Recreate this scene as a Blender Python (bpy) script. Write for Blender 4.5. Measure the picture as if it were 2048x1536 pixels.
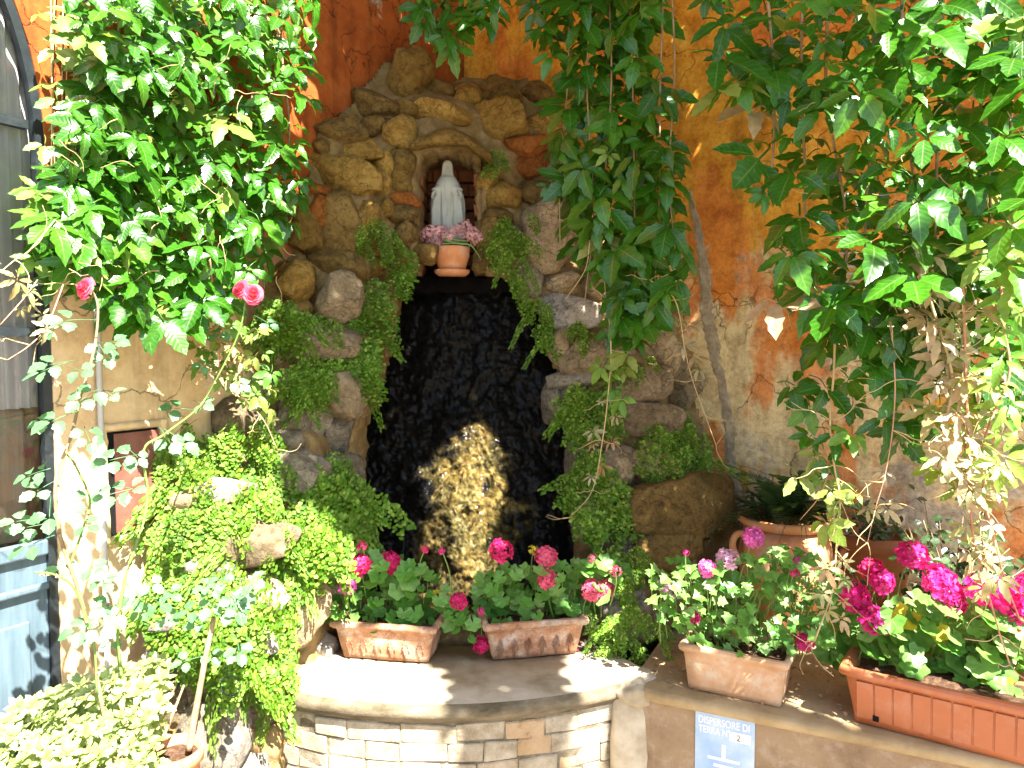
import bpy, bmesh, math, random
import numpy as np
from mathutils import Vector, Matrix, noise, geometry

random.seed(7); np.random.seed(7)
R = math.radians
PI = math.pi
scene = bpy.context.scene
for o in list(bpy.data.objects): bpy.data.objects.remove(o)

# ------------------------------------------------------------------ camera
F = 1500.0                      # focal length in pixels of a 2048 wide frame
PITCH = math.atan(78 / F)
CAMZ = 1.6
cd = bpy.data.cameras.new('camera'); cam = bpy.data.objects.new('camera', cd)
scene.collection.objects.link(cam); scene.camera = cam
cam.location = (0, 0, CAMZ); cam.rotation_euler = (PI / 2 - PITCH, 0, 0)
cd.sensor_width = 36; cd.lens = 36 * F / 2048; cd.clip_start = .05; cd.clip_end = 500

# ------------------------------------------------------------------ light
SUN_AZ = math.atan2(-.854, .52)          # horizontal direction towards the sun
SUN_EL = R(53)
SUN = Vector((math.cos(SUN_AZ) * math.cos(SUN_EL), math.sin(SUN_AZ) * math.cos(SUN_EL), math.sin(SUN_EL)))
w = bpy.data.worlds.new('World'); scene.world = w; w.use_nodes = True
nt = w.node_tree; bg = nt.nodes['Background']
sky = nt.nodes.new('ShaderNodeTexSky'); sky.sky_type = 'NISHITA'; sky.sun_disc = False
sky.sun_elevation = SUN_EL; sky.sun_rotation = PI / 2 - SUN_AZ
nt.links.new(sky.outputs[0], bg.inputs[0]); bg.inputs[1].default_value = .06
sl = bpy.data.lights.new('sun', 'SUN'); sl.energy = 5; sl.angle = R(.55); sl.color = (1, .95, .87)
so = bpy.data.objects.new('sun', sl); scene.collection.objects.link(so)
so.rotation_euler = SUN.to_track_quat('Z', 'Y').to_euler()
vs = scene.view_settings
vs.view_transform = 'Standard'; vs.look = 'None'; vs.gamma = 1; vs.exposure = 2.9; vs.use_curve_mapping = False
scene.cycles.max_bounces = 8; scene.cycles.transparent_max_bounces = 12

# ------------------------------------------------------------------ helpers
COL = scene.collection
WL = {}                                             # world location of each object's origin

def thing(name, label, cat, loc, group=None):
    o = bpy.data.objects.new(name, None); COL.objects.link(o)
    o.empty_display_size = .1
    o.location = loc; WL[o] = Vector(loc); o['label'] = label; o['category'] = cat; o['kind'] = 'thing'
    if group: o['group'] = group
    return o

def tag(o, label, cat, group=None):
    o['label'] = label; o['category'] = cat; o['kind'] = 'thing'
    if group: o['group'] = group
    return o

def mesh(name, v, f, m=None, smooth=False):
    me = bpy.data.meshes.new(name)
    me.from_pydata([tuple(p) for p in v], [], f)
    if smooth: me.polygons.foreach_set('use_smooth', [True] * len(me.polygons))
    if m: me.materials.append(m)
    me.update()
    return me

def put(name, me, parent=None, mat4=None, kind=None, mat=None):
    """one object from a mesh; mat4 is its world matrix"""
    o = bpy.data.objects.new(name, me); COL.objects.link(o)
    mat4 = mat4 or Matrix()
    if parent:
        o.parent = parent
        o.matrix_basis = Matrix.Translation(-WL[parent]) @ mat4
    else:
        o.matrix_basis = mat4
    WL[o] = mat4.translation.copy()
    if kind: o['kind'] = kind
    if mat:
        o.material_slots[0].link = 'OBJECT'; o.material_slots[0].material = mat
    return o

def obj(name, v, f, m, parent=None, smooth=False, kind=None):
    """vertices in world space; origin moved to the middle of the base"""
    a = np.array([tuple(p) for p in v], dtype=float)
    c = Vector(((a[:, 0].min() + a[:, 0].max()) / 2, (a[:, 1].min() + a[:, 1].max()) / 2, a[:, 2].min()))
    me = mesh(name, a - np.array(c), f, m, smooth)
    return put(name, me, parent, Matrix.Translation(c), kind)

class MB:
    def __init__(s): s.v = []; s.f = []; s.uv = []
    def add(s, v, f, M=None, uv=None):
        k = len(s.v); s.uv += uv or [(2, 0, 0)] * len(v)
        s.v += [tuple(M @ Vector(p)) for p in v] if M is not None else [tuple(p) for p in v]
        s.f += [tuple(i + k for i in q) for q in f]
    def obj(s, name, m, parent=None, smooth=False, kind=None): return obj(name, s.v, s.f, m, parent, smooth, kind)
    def mesh(s, name, m=None, smooth=False):
        me = mesh(name, s.v, s.f, m, smooth)
        a = me.attributes.new('leaf_uv', 'FLOAT_VECTOR', 'POINT')
        a.data.foreach_set('vector', [c for q in s.uv for c in q])
        return me

def ray(px, py):
    u = (px - 1024) / F; v = (768 - py) / F; c, s = math.cos(PITCH), math.sin(PITCH)
    return Vector((u, c + v * s, -s + v * c))
EYE = Vector((0, 0, CAMZ))
def at(px, py, Y): d = ray(px, py); return EYE + d * (Y / d.y)
def atz(px, py, z): d = ray(px, py); return EYE + d * ((z - CAMZ) / d.z)
def onplane(px, py, n, k):
    d = ray(px, py); return EYE + d * ((k - n.dot(EYE)) / n.dot(d))
C0 = Vector((-.25, 4.0, 0))                          # the corner of the two walls
uL = Vector((.5, .8660254, 0)); uR = Vector((.8660254, -.5, 0))
nL = Vector((.8660254, -.5, 0)); nR = Vector((-.5, -.8660254, 0))
def onL(px, py, o=0): return onplane(px, py, nL, nL.dot(C0) + o)
def onR(px, py, o=0): return onplane(px, py, nR, nR.dot(C0) + o)
def Lw(t, o, z): p = C0 - uL * t + nL * o; return Vector((p.x, p.y, z))
def Rw(s, o, z): p = C0 + uR * s + nR * o; return Vector((p.x, p.y, z))

def inside(p, poly):
    x, y = p; r = False; j = len(poly) - 1
    for i in range(len(poly)):
        xi, yi = poly[i]; xj, yj = poly[j]
        if (yi > y) != (yj > y) and x < (xj - xi) * (y - yi) / (yj - yi) + xi: r = not r
        j = i
    return r

def scatter(poly, n, tries=12, seed=0):
    rg = random.Random(seed)
    xs = [p[0] for p in poly]; ys = [p[1] for p in poly]
    pts = []
    while len(pts) < n:
        best = None; bd = -1
        for _ in range(tries):
            for _ in range(60):
                q = (rg.uniform(min(xs), max(xs)), rg.uniform(min(ys), max(ys)))
                if inside(q, poly): break
            d = min(((q[0] - a) ** 2 + (q[1] - b) ** 2 for a, b in pts), default=1e9)
            if d > bd: bd = d; best = q
        pts.append(best)
    return pts

def smooth_path(pts, n=6):
    pts = [Vector(p) for p in pts]
    if len(pts) < 3:
        return [pts[0].lerp(pts[-1], i / n) for i in range(n + 1)]
    P = [pts[0] * 2 - pts[1]] + pts + [pts[-1] * 2 - pts[-2]]
    out = []
    for i in range(1, len(P) - 2):
        a, b, c, d = P[i - 1:i + 3]
        for k in range(n):
            t = k / n
            out.append(.5 * ((2 * b) + (c - a) * t + (2 * a - 5 * b + 4 * c - d) * t * t + (3 * b - a - 3 * c + d) * t ** 3))
    out.append(pts[-1])
    return out

def tube(pts, r0, r1=None, sides=6, n=6, cap=True, sm=True):
    P = smooth_path(pts, n) if sm else [Vector(p) for p in pts]
    r1 = r0 if r1 is None else r1
    v = []; f = []; up = Vector((.13, .31, .94))
    for i, p in enumerate(P):
        t = (P[min(i + 1, len(P) - 1)] - P[max(i - 1, 0)]).normalized()
        a = t.cross(up)
        if a.length < .05: a = t.cross(Vector((1, 0, 0)))
        a.normalize(); b = t.cross(a)
        r = r0 + (r1 - r0) * i / (len(P) - 1)
        for k in range(sides):
            q = 2 * PI * k / sides
            v.append(p + a * (r * math.cos(q)) + b * (r * math.sin(q)))
    for i in range(len(P) - 1):
        for k in range(sides):
            k2 = (k + 1) % sides
            f.append((i * sides + k, i * sides + k2, (i + 1) * sides + k2, (i + 1) * sides + k))
    if cap:
        f.append(tuple(range(sides))[::-1]); f.append(tuple((len(P) - 1) * sides + k for k in range(sides)))
    return v, f

def lathe(prof, sides=40, cap0=False):
    v = []; f = []
    for r, z in prof:
        for k in range(sides):
            q = 2 * PI * k / sides; v.append((r * math.cos(q), r * math.sin(q), z))
    for i in range(len(prof) - 1):
        for k in range(sides):
            k2 = (k + 1) % sides
            f.append((i * sides + k, i * sides + k2, (i + 1) * sides + k2, (i + 1) * sides + k))
    if cap0: f.append(tuple(range(sides))[::-1])
    return v, f

def box_v(ax, ay, az, o):
    v = [o + ax * i + ay * j + az * k for k in (0, 1) for j in (0, 1) for i in (0, 1)]
    f = [(0, 2, 3, 1), (4, 5, 7, 6), (0, 1, 5, 4), (2, 6, 7, 3), (0, 4, 6, 2), (1, 3, 7, 5)]
    return v, f

def frame(loc, ydir, nrm, s=1.0):
    z = Vector(nrm).normalized(); y = Vector(ydir); y = y - z * y.dot(z)
    if y.length < 1e-4: y = Vector((0, 0, -1)) - z * (-z.z)
    y.normalize(); x = y.cross(z)
    m = Matrix((x, y, z)).transposed().to_4x4()
    if not isinstance(s, (tuple, list)): s = (s, s, s)
    return Matrix.Translation(loc) @ m @ Matrix.Diagonal((s[0], s[1], s[2], 1))

def bevel(o, w=.004, seg=2):
    bm = bmesh.new(); bm.from_mesh(o.data)
    bmesh.ops.bevel(bm, geom=bm.edges[:], offset=w, segments=seg, affect='EDGES', profile=.5)
    bm.to_mesh(o.data); bm.free(); return o

def rv(a=1.0): return Vector((random.uniform(-a, a), random.uniform(-a, a), random.uniform(-a, a)))

# ------------------------------------------------------------------ materials
class NT:
    def __init__(s, name):
        s.m = bpy.data.materials.new(name); s.m.use_nodes = True
        s.t = s.m.node_tree; s.n = s.t.nodes; s.b = s.n['Principled BSDF']; s.out = s.n['Material Output']
        s.pos = None
    def new(s, t, **k):
        n = s.n.new('ShaderNode' + t)
        for a, b in k.items(): setattr(n, a, b)
        return n
    def ln(s, a, b): s.t.links.new(a, b)
    def P(s):
        if not s.pos: s.pos = s.new('NewGeometry')
        return s.pos.outputs['Position']
    def noise(s, scale, detail=6, rough=.6, vec=None, dist=0, stretch=None):
        n = s.new('TexNoise'); n.inputs['Scale'].default_value = scale; n.inputs['Detail'].default_value = detail
        n.inputs['Roughness'].default_value = rough; n.inputs['Distortion'].default_value = dist
        v = vec or s.P()
        if stretch:
            mp = s.new('Mapping'); mp.inputs['Scale'].default_value = stretch; s.ln(v, mp.inputs[0]); v = mp.outputs[0]
        s.ln(v, n.inputs['Vector']); return n.outputs['Fac']
    def ramp(s, fac, stops, interp='LINEAR'):
        r = s.new('ValToRGB'); r.color_ramp.interpolation = interp
        e = r.color_ramp.elements
        while len(e) < len(stops): e.new(.5)
        for k, (p, c) in enumerate(stops):
            e[k].position = p; e[k].color = (*c, 1) if isinstance(c, (tuple, list)) else (c, c, c, 1)
        s.ln(fac, r.inputs[0]); return r.outputs[0]
    def mix(s, fac, a, b, mode='MIX'):
        x = s.new('Mix', data_type='RGBA', blend_type=mode)
        for val, i in ((fac, 0), (a, 6), (b, 7)):
            if isinstance(val, (int, float)): x.inputs[i].default_value = val
            elif isinstance(val, tuple): x.inputs[i].default_value = (*val, 1)
            else: s.ln(val, x.inputs[i])
        return x.outputs[2]
    def math(s, op, a, b=0, clamp=False):
        x = s.new('Math', operation=op, use_clamp=clamp)
        for i, val in enumerate((a, b)):
            if isinstance(val, (int, float)): x.inputs[i].default_value = val
            else: s.ln(val, x.inputs[i])
        return x.outputs[0]
    def sep(s):
        x = s.new('SeparateXYZ'); s.ln(s.P(), x.inputs[0]); return x.outputs
    def rnd(s):
        return s.new('ObjectInfo').outputs['Random']
    def bump(s, h, strength=.4, dist=.01, prev=None):
        b = s.new('Bump'); b.inputs['Strength'].default_value = strength; b.inputs['Distance'].default_value = dist
        s.ln(h, b.inputs['Height'])
        if prev: s.ln(prev, b.inputs['Normal'])
        s.ln(b.outputs[0], s.b.inputs['Normal']); return b.outputs[0]
    def base(s, c, rough=.8, spec=.3):
        if isinstance(c, tuple): s.b.inputs['Base Color'].default_value = (*c, 1)
        else: s.ln(c, s.b.inputs['Base Color'])
        s.b.inputs['Roughness'].default_value = rough; s.b.inputs['Specular IOR Level'].default_value = spec
        return s

def rough_mat(name, cols, scale=9, rough=.85, spec=.25, bump=.5, bscale=60, rnd=.0, dist=.006, stretch=None, salt=0):
    t = NT(name)
    n = t.noise(scale, 8, .65, stretch=stretch)
    k = len(cols)
    c = t.ramp(n, [(.28 + .44 * i / (k - 1), cols[i]) for i in range(k)])
    if rnd:
        r = t.ramp(t.rnd(), [(0, 1 - rnd), (1, 1 + rnd)])
        c = t.mix(1.0, c, r, 'MULTIPLY')
    if salt:
        c = t.mix(t.math('MULTIPLY', t.ramp(t.noise(13, 9, .75), [(.50, 0), (.66, 1)]), salt), c, (.52, .46, .38))
        c = t.mix(t.math('MULTIPLY', t.ramp(t.noise(7, 8, .7, dist=.5), [(.56, 0), (.68, 1)]), salt * .7), c, (.10, .08, .045))
    t.base(c, rough, spec)
    h = t.noise(bscale, 10, .7)
    t.bump(h, bump, dist)
    return t.m

def leaf_mat(name, cols, rough=.38, spec=.5, trans=.3, tcol=(.25, .45, .04), island=False, vein=False):
    """foliage: colour of its own for each leaf, veins, a glossy face, and light through the blade"""
    t = NT(name)
    ri = t.new('NewGeometry').outputs['Random Per Island']
    r = ri if island else t.rnd()
    k = len(cols)
    c = t.ramp(r, [(i / max(1, k - 1), cols[i]) for i in range(k)])
    if not island: c = t.mix(1.0, c, t.ramp(ri, [(0, .82), (1, 1.15)]), 'MULTIPLY')
    else: c = t.mix(1.0, c, t.ramp(t.rnd(), [(0, .72), (1, 1.2)]), 'MULTIPLY')
    n = t.noise(45, 4, .6)
    c = t.mix(1.0, c, t.ramp(n, [(.3, .72), (.7, 1.25)]), 'MULTIPLY')
    h = t.noise(160, 3, .5)
    if vein:
        at_ = t.new('Attribute'); at_.attribute_name = 'leaf_uv'
        sp = t.new('SeparateXYZ'); t.ln(at_.outputs['Vector'], sp.inputs[0])
        ax = t.math('ABSOLUTE', sp.outputs[0])
        mid = t.ramp(ax, [(0.0, 1), (.10, 0)])
        sv = t.math('SINE', t.math('MULTIPLY', t.math('SUBTRACT', sp.outputs[1], t.math('MULTIPLY', ax, .16)), 50))
        svm = t.ramp(sv, [(.86, 0), (1.0, 1)])
        vm = t.math('MAXIMUM', mid, t.math('MULTIPLY', svm, .45))
        on = t.math('LESS_THAN', ax, 1.5)
        vm = t.math('MULTIPLY', vm, on)
        c = t.mix(t.math('MULTIPLY', vm, .5), c, (.20, .32, .08))
        h = t.math('SUBTRACT', t.math('MULTIPLY', h, .35), t.math('MULTIPLY', t.math('MULTIPLY', t.math('ADD', sv, t.math('MULTIPLY', mid, 2.5)), on), .5))
    t.base(c, rough, spec)
    t.bump(h, .22 if vein else .25, .0014 if vein else .002)
    tr = t.new('BsdfTranslucent'); t.ln(t.mix(.5, c, tcol), tr.inputs[0])
    mx = t.new('MixShader'); mx.inputs[0].default_value = trans
    t.ln(t.b.outputs[0], mx.inputs[1]); t.ln(tr.outputs[0], mx.inputs[2]); t.ln(mx.outputs[0], t.out.inputs[0])
    return t.m

M = {}
# orange plaster of the right wall: flaking to cream and grey further down
t = NT('plaster_orange')
x, y, z = t.sep()
n1 = t.noise(3.2, 9, .62, dist=.4); n2 = t.noise(9, 8, .7); n3 = t.noise(2.1, 6, .6, stretch=(1.6, 1.6, .6))
ora = t.ramp(n2, [(.25, (.36, .12, .014)), (.42, (.52, .21, .02)), (.58, (.61, .30, .035)), (.75, (.66, .39, .09))])
cream = t.ramp(n2, [(.3, (.42, .31, .15)), (.55, (.60, .46, .25)), (.8, (.67, .55, .34))])
grey = t.ramp(t.noise(30, 6), [(.3, (.28, .23, .17)), (.7, (.48, .41, .31))])
hgt = t.math('MULTIPLY', t.math('SUBTRACT', 2.35, z), .40)
m1 = t.ramp(t.math('ADD', n1, hgt), [(.62, 0), (.72, 1)])
m1 = t.ramp(t.math('SUBTRACT', t.math('ADD', n1, t.math('MINIMUM', hgt, .27)), .0), [(.66, 0), (.73, 1)])
c = t.mix(m1, ora, cream)
red = t.ramp(n3, [(.50, 0), (.56, 1)])
c = t.mix(t.math('MULTIPLY', red, .8), c, t.ramp(n2, [(.3, (.42, .10, .02)), (.6, (.60, .19, .035))]))
m2 = t.ramp(t.math('ADD', t.noise(2.6, 7, .65), t.math('MULTIPLY', hgt, .35)), [(.68, 0), (.75, 1)])
c = t.mix(m2, c, grey)
dirt = t.ramp(t.noise(14, 8, .75), [(.32, (.36, .28, .2)), (.52, (1, 1, 1))])
c = t.mix(.65, c, dirt, 'MULTIPLY')
c = t.mix(1.0, c, t.ramp(t.noise(60, 6, .75), [(.3, .65), (.5, 1), (.7, 1.15)]), 'MULTIPLY')
def cracks(t, scale=2.2, width=.012):
    nz = t.new('TexNoise'); nz.inputs['Scale'].default_value = 5; nz.inputs['Detail'].default_value = 6; t.ln(t.P(), nz.inputs['Vector'])
    sc_ = t.new('VectorMath', operation='SCALE'); t.ln(nz.outputs['Color'], sc_.inputs[0]); sc_.inputs['Scale'].default_value = .45
    ad = t.new('VectorMath', operation='ADD'); t.ln(t.P(), ad.inputs[0]); t.ln(sc_.outputs[0], ad.inputs[1])
    vo = t.new('TexVoronoi', feature='DISTANCE_TO_EDGE'); vo.inputs['Scale'].default_value = scale; t.ln(ad.outputs[0], vo.inputs['Vector'])
    k = t.ramp(vo.outputs['Distance'], [(0, 0), (width, 1)])
    return t.math('MAXIMUM', k, t.ramp(t.noise(1.7, 3, .5), [(.47, 1), (.53, 0)]))
ck = cracks(t); c = t.mix(1.0, c, t.ramp(ck, [(0, .35), (1, 1)]), 'MULTIPLY')
drip = t.ramp(t.noise(9, 6, .6, stretch=(1, 1, .07)), [(.52, 1), (.68, .62)]); c = t.mix(.8, c, drip, 'MULTIPLY')
t.base(c, .9, .2)
b = t.bump(m1, .6, -.006); b = t.bump(ck, .6, .005, b); t.bump(t.noise(40, 8, .7), .4, .008, b)
M['plaster_orange'] = t.m
# left wall: ochre below, deep red orange above
t = NT('plaster_ochre')
x, y, z = t.sep()
n1 = t.noise(2.6, 9, .62, dist=.5); n2 = t.noise(10, 8, .7)
och = t.ramp(n2, [(.25, (.48, .32, .16)), (.5, (.60, .43, .24)), (.75, (.66, .51, .32))])
red = t.ramp(n2, [(.25, (.20, .045, .010)), (.5, (.31, .075, .013)), (.75, (.40, .13, .03))])
m1 = t.ramp(t.math('ADD', t.math('MULTIPLY', t.math('SUBTRACT', z, 1.75), .9), t.math('MULTIPLY', n1, .5)), [(.2, 0), (.5, 1)])
c = t.mix(m1, och, red)
m2 = t.ramp(t.noise(4.2, 7, .6), [(.66, 0), (.7, 1)])
c = t.mix(m2, c, (.36, .30, .22))
c = t.mix(.5, c, t.ramp(t.noise(16, 8, .7), [(.3, (.55, .48, .40)), (.55, (1, 1, 1))]), 'MULTIPLY')
ck = cracks(t, 2.6); c = t.mix(1.0, c, t.ramp(ck, [(0, .4), (1, 1)]), 'MULTIPLY')
drip = t.ramp(t.noise(9, 6, .6, stretch=(1, 1, .07)), [(.52, 1), (.68, .6)]); c = t.mix(.8, c, drip, 'MULTIPLY')
t.base(c, .9, .2); b = t.bump(m2, .6, -.006); b = t.bump(ck, .6, .005, b); t.bump(t.noise(38, 8, .7), .4, .008, b)
M['plaster_ochre'] = t.m
M['plaster_low'] = rough_mat('plaster_low', [(.13, .085, .05), (.22, .15, .09), (.27, .19, .115), (.20, .15, .10)], 5, .9, .2, .6, 50, salt=.25)
M['coping_low'] = rough_mat('coping_low', [(.16, .11, .06), (.29, .21, .11), (.40, .31, .18)], 5, .9, .2, .5, 45)
M['mortar_grey'] = rough_mat('mortar_grey', [(.19, .145, .09), (.33, .265, .18), (.47, .39, .28)], 22, .95, .15, 1, 70, dist=.015)
M['grotto_mortar'] = rough_mat('grotto_mortar', [(.09, .055, .018), (.21, .14, .055), (.33, .24, .12)], 10, .95, .15, 1, 60, dist=.012)
M['paving'] = rough_mat('paving', [(.17, .14, .105), (.25, .21, .16), (.33, .28, .22)], 5, .9, .2, .4, 40)
def stone_mat(name, cols, sc=11):
    t = NT(name)
    n = t.noise(sc, 9, .72, dist=.5)
    c = t.ramp(n, [(.25 + .5 * i / (len(cols) - 1), cols[i]) for i in range(len(cols))])
    c = t.mix(1.0, c, t.ramp(t.rnd(), [(0, .6), (1, 1.25)]), 'MULTIPLY')
    c = t.mix(1.0, c, t.ramp(t.noise(38, 8, .75), [(.3, .45), (.5, .95), (.7, 1.3)]), 'MULTIPLY')
    pit = t.ramp(t.noise(75, 6, .7), [(.34, .35), (.44, 1)])
    c = t.mix(.8, c, pit, 'MULTIPLY')
    cr = t.new('TexVoronoi', feature='DISTANCE_TO_EDGE'); cr.inputs['Scale'].default_value = 7
    wv = t.new('Vector' + 'Math', operation='ADD'); t.ln(t.P(), wv.inputs[0])
    nz = t.new('TexNoise'); nz.inputs['Scale'].default_value = 9; t.ln(t.P(), nz.inputs['Vector'])
    sc_ = t.new('VectorMath', operation='SCALE'); t.ln(nz.outputs['Color'], sc_.inputs[0]); sc_.inputs['Scale'].default_value = .25
    t.ln(sc_.outputs[0], wv.inputs[1]); t.ln(wv.outputs[0], cr.inputs['Vector'])
    crm = t.ramp(cr.outputs['Distance'], [(.0, .35), (.03, 1)])
    c = t.mix(.7, c, crm, 'MULTIPLY')
    gm = t.ramp(t.noise(5, 6, .65), [(.58, 0), (.72, .5)])
    c = t.mix(gm, c, (.07, .065, .015))
    t.base(c, .9, .2)
    b = t.bump(t.noise(18, 9, .75), 1.0, .035); b = t.bump(crm, .5, .008, b); t.bump(t.noise(80, 8, .75), .8, .008, b)
    return t.m
M['stone_o'] = stone_mat('stone_ochre', [(.13, .065, .012), (.30, .17, .035), (.42, .26, .06), (.36, .23, .08)])
M['stone_r'] = stone_mat('stone_red', [(.16, .05, .012), (.33, .11, .02), (.40, .17, .035)])
M['stone_g'] = stone_mat('stone_grey', [(.13, .11, .075), (.28, .235, .165), (.42, .36, .265)])
M['stone_p'] = stone_mat('stone_pink', [(.20, .14, .07), (.37, .275, .16), (.52, .41, .27)])
M['stone_w'] = stone_mat('stone_pale', [(.24, .21, .16), (.42, .37, .30), (.56, .51, .43)])
M['stone_b'] = stone_mat('stone_brown', [(.10, .055, .014), (.24, .145, .04), (.35, .225, .075)])
# wet rock: black algae over travertine, ochre where the water runs
t = NT('wet_rock')
x, y, z = t.sep()
n1 = t.noise(7, 9, .72, dist=.6); n2 = t.noise(34, 9, .8)
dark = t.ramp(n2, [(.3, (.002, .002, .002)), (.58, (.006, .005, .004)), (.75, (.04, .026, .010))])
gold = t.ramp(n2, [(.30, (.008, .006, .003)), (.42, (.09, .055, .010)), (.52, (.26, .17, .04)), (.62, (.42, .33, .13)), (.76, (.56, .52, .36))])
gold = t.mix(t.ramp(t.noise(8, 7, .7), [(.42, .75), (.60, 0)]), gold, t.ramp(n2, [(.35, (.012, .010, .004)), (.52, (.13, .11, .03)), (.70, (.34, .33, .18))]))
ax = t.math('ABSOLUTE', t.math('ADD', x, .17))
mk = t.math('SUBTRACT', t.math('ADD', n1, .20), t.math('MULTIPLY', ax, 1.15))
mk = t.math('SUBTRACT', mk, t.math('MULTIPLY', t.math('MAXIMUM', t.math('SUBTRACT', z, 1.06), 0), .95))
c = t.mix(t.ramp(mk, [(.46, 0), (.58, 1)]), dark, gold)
blot = t.ramp(t.noise(17, 8, .78, dist=.4), [(.40, .03), (.52, 1)])
c = t.mix(1.0, c, blot, 'MULTIPLY')
t.base(c, .34, .14)
t.b.inputs['Coat Weight'].default_value = .10; t.b.inputs['Coat Roughness'].default_value = .10
b = t.bump(t.noise(50, 10, .85), 1.0, .022); t.bump(t.noise(210, 6, .85), 1.0, .010, b)
M['wet'] = t.m
t = NT('brick_white')
n = t.noise(16, 9, .7)
c = t.ramp(n, [(.25, (.14, .105, .065)), (.45, (.29, .24, .165)), (.65, (.42, .36, .275)), (.8, (.52, .46, .37))])
c = t.mix(t.ramp(t.rnd(), [(.62, 0), (.95, .6)]), c, (.40, .25, .12))
blk = t.ramp(t.noise(5.5, 8, .75), [(.60, 0), (.70, .85)])
c = t.mix(blk, c, (.05, .045, .035))
t.base(c, .92, .2); b = t.bump(t.noise(45, 9, .7), .9, .01)
M['brick'] = t.m
M['brick_mortar'] = rough_mat('brick_mortar', [(.07, .055, .035), (.15, .125, .085), (.26, .225, .17)], 20, .95, .15, .9, 80)
t = NT('coping_stone')
c = t.ramp(t.noise(7, 9, .65), [(.25, (.22, .17, .10)), (.5, (.42, .36, .26)), (.75, (.54, .49, .40))])
c = t.mix(t.ramp(t.noise(2.5, 6, .6), [(.5, 0), (.75, .5)]), c, (.20, .14, .06))
t.base(c, .85, .3); t.bump(t.noise(50, 9, .7), .5, .006)
M['coping'] = t.m
M['coping_edge'] = rough_mat('coping_edge_stone', [(.05, .04, .022), (.095, .076, .046), (.15, .122, .08), (.21, .18, .125)], 9, .9, .2, .6, 50, stretch=(1, 1, 2.5))  # front of the rim: grime, with its shade put into the darker colour
M['niche_brick'] = rough_mat('niche_brick', [(.10, .04, .02), (.22, .08, .03), (.28, .13, .05)], 14, .9, .2, .7, 60, rnd=.3)
M['terracotta'] = rough_mat('terracotta', [(.38, .14, .055), (.50, .20, .08), (.56, .25, .11)], 9, .85, .25, .25, 70, salt=0.3)
M['terracotta_old'] = rough_mat('terracotta_old', [(.16, .07, .035), (.32, .15, .08), (.40, .22, .13), (.58, .45, .34)], 22, .9, .2, .6, 70, salt=0.8)
M['terracotta_pale'] = rough_mat('terracotta_pale', [(.36, .20, .11), (.46, .28, .16), (.52, .35, .22)], 9, .9, .2, .4, 60, salt=0.6)
M['urn'] = rough_mat('urn_clay', [(.36, .14, .05), (.48, .21, .08), (.50, .26, .12)], 6, .8, .3, .25, 50, salt=0.35)
M['plastic'] = rough_mat('plastic_terracotta', [(.29, .085, .03), (.34, .105, .04), (.37, .12, .05)], 4, .5, .4, .08, 60, salt=0.12)
M['soil'] = rough_mat('soil', [(.03, .018, .01), (.09, .05, .03), (.20, .12, .08)], 60, .95, .1, 1, 120, dist=.01)
M['statue'] = rough_mat('statue_stone', [(.27, .275, .23), (.36, .37, .32), (.42, .43, .38)], 8, .7, .3, .15, 60)
M['metal_dark'] = rough_mat('painted_iron', [(.006, .009, .011), (.010, .015, .018), (.025, .03, .034)], 20, .45, .5, .15, 60)
M['door_blue'] = rough_mat('door_blue', [(.055, .085, .11), (.08, .12, .145), (.11, .15, .175)], 7, .55, .4, .15, 40, stretch=(6, 6, .5))
M['rust'] = rough_mat('rust_plate', [(.09, .032, .02), (.15, .055, .036), (.19, .085, .06)], 12, .7, .35, .3, 70)
M['conduit'] = rough_mat('conduit', [(.34, .33, .30), (.44, .43, .40)], 10, .5, .4, .1, 40)
M['curtain'] = rough_mat('curtain', [(.52, .50, .50), (.66, .64, .64)], 4, .9, .2, .1, 40)
M['wood_panel'] = rough_mat('wood_panel', [(.20, .15, .10), (.30, .23, .16), (.38, .31, .24)], 5, .7, .3, .15, 40, stretch=(6, 6, .4))
M['room'] = rough_mat('room', [(.46, .42, .36), (.58, .53, .47)], 2, .9, .2, .1, 10)
M['black'] = rough_mat('black_hole', [(.004, .004, .004), (.01, .01, .01)], 5, .9, .1, .1, 30)
M['sign_white'] = rough_mat('sign_white', [(.50, .54, .55), (.62, .66, .66)], 14, .5, .4, .05, 40)
M['sign_tape'] = rough_mat('sign_tape', [(.55, .55, .52), (.64, .64, .6)], 14, .6, .3, .05, 40)
M['sign_ink'] = rough_mat('sign_ink', [(.06, .06, .07), (.12, .12, .13)], 14, .6, .3, .05, 40)
t = NT('sign_blue')
c = t.ramp(t.noise(9, 7, .6), [(.3, (.19, .32, .55)), (.55, (.30, .42, .58)), (.75, (.45, .54, .62))])
t.base(c, .45, .5); M['sign_blue'] = t.m
t = NT('glass')
gl = t.new('BsdfGlossy'); gl.inputs['Roughness'].default_value = .03
tp = t.new('BsdfTransparent'); tp.inputs[0].default_value = (.86, .88, .88, 1)
fr = t.new('Fresnel'); fr.inputs[0].default_value = 1.6
mx = t.new('MixShader'); t.ln(fr.outputs[0], mx.inputs[0]); t.ln(tp.outputs[0], mx.inputs[1]); t.ln(gl.outputs[0], mx.inputs[2])
t.ln(mx.outputs[0], t.out.inputs[0]); M['glass'] = t.m

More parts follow.
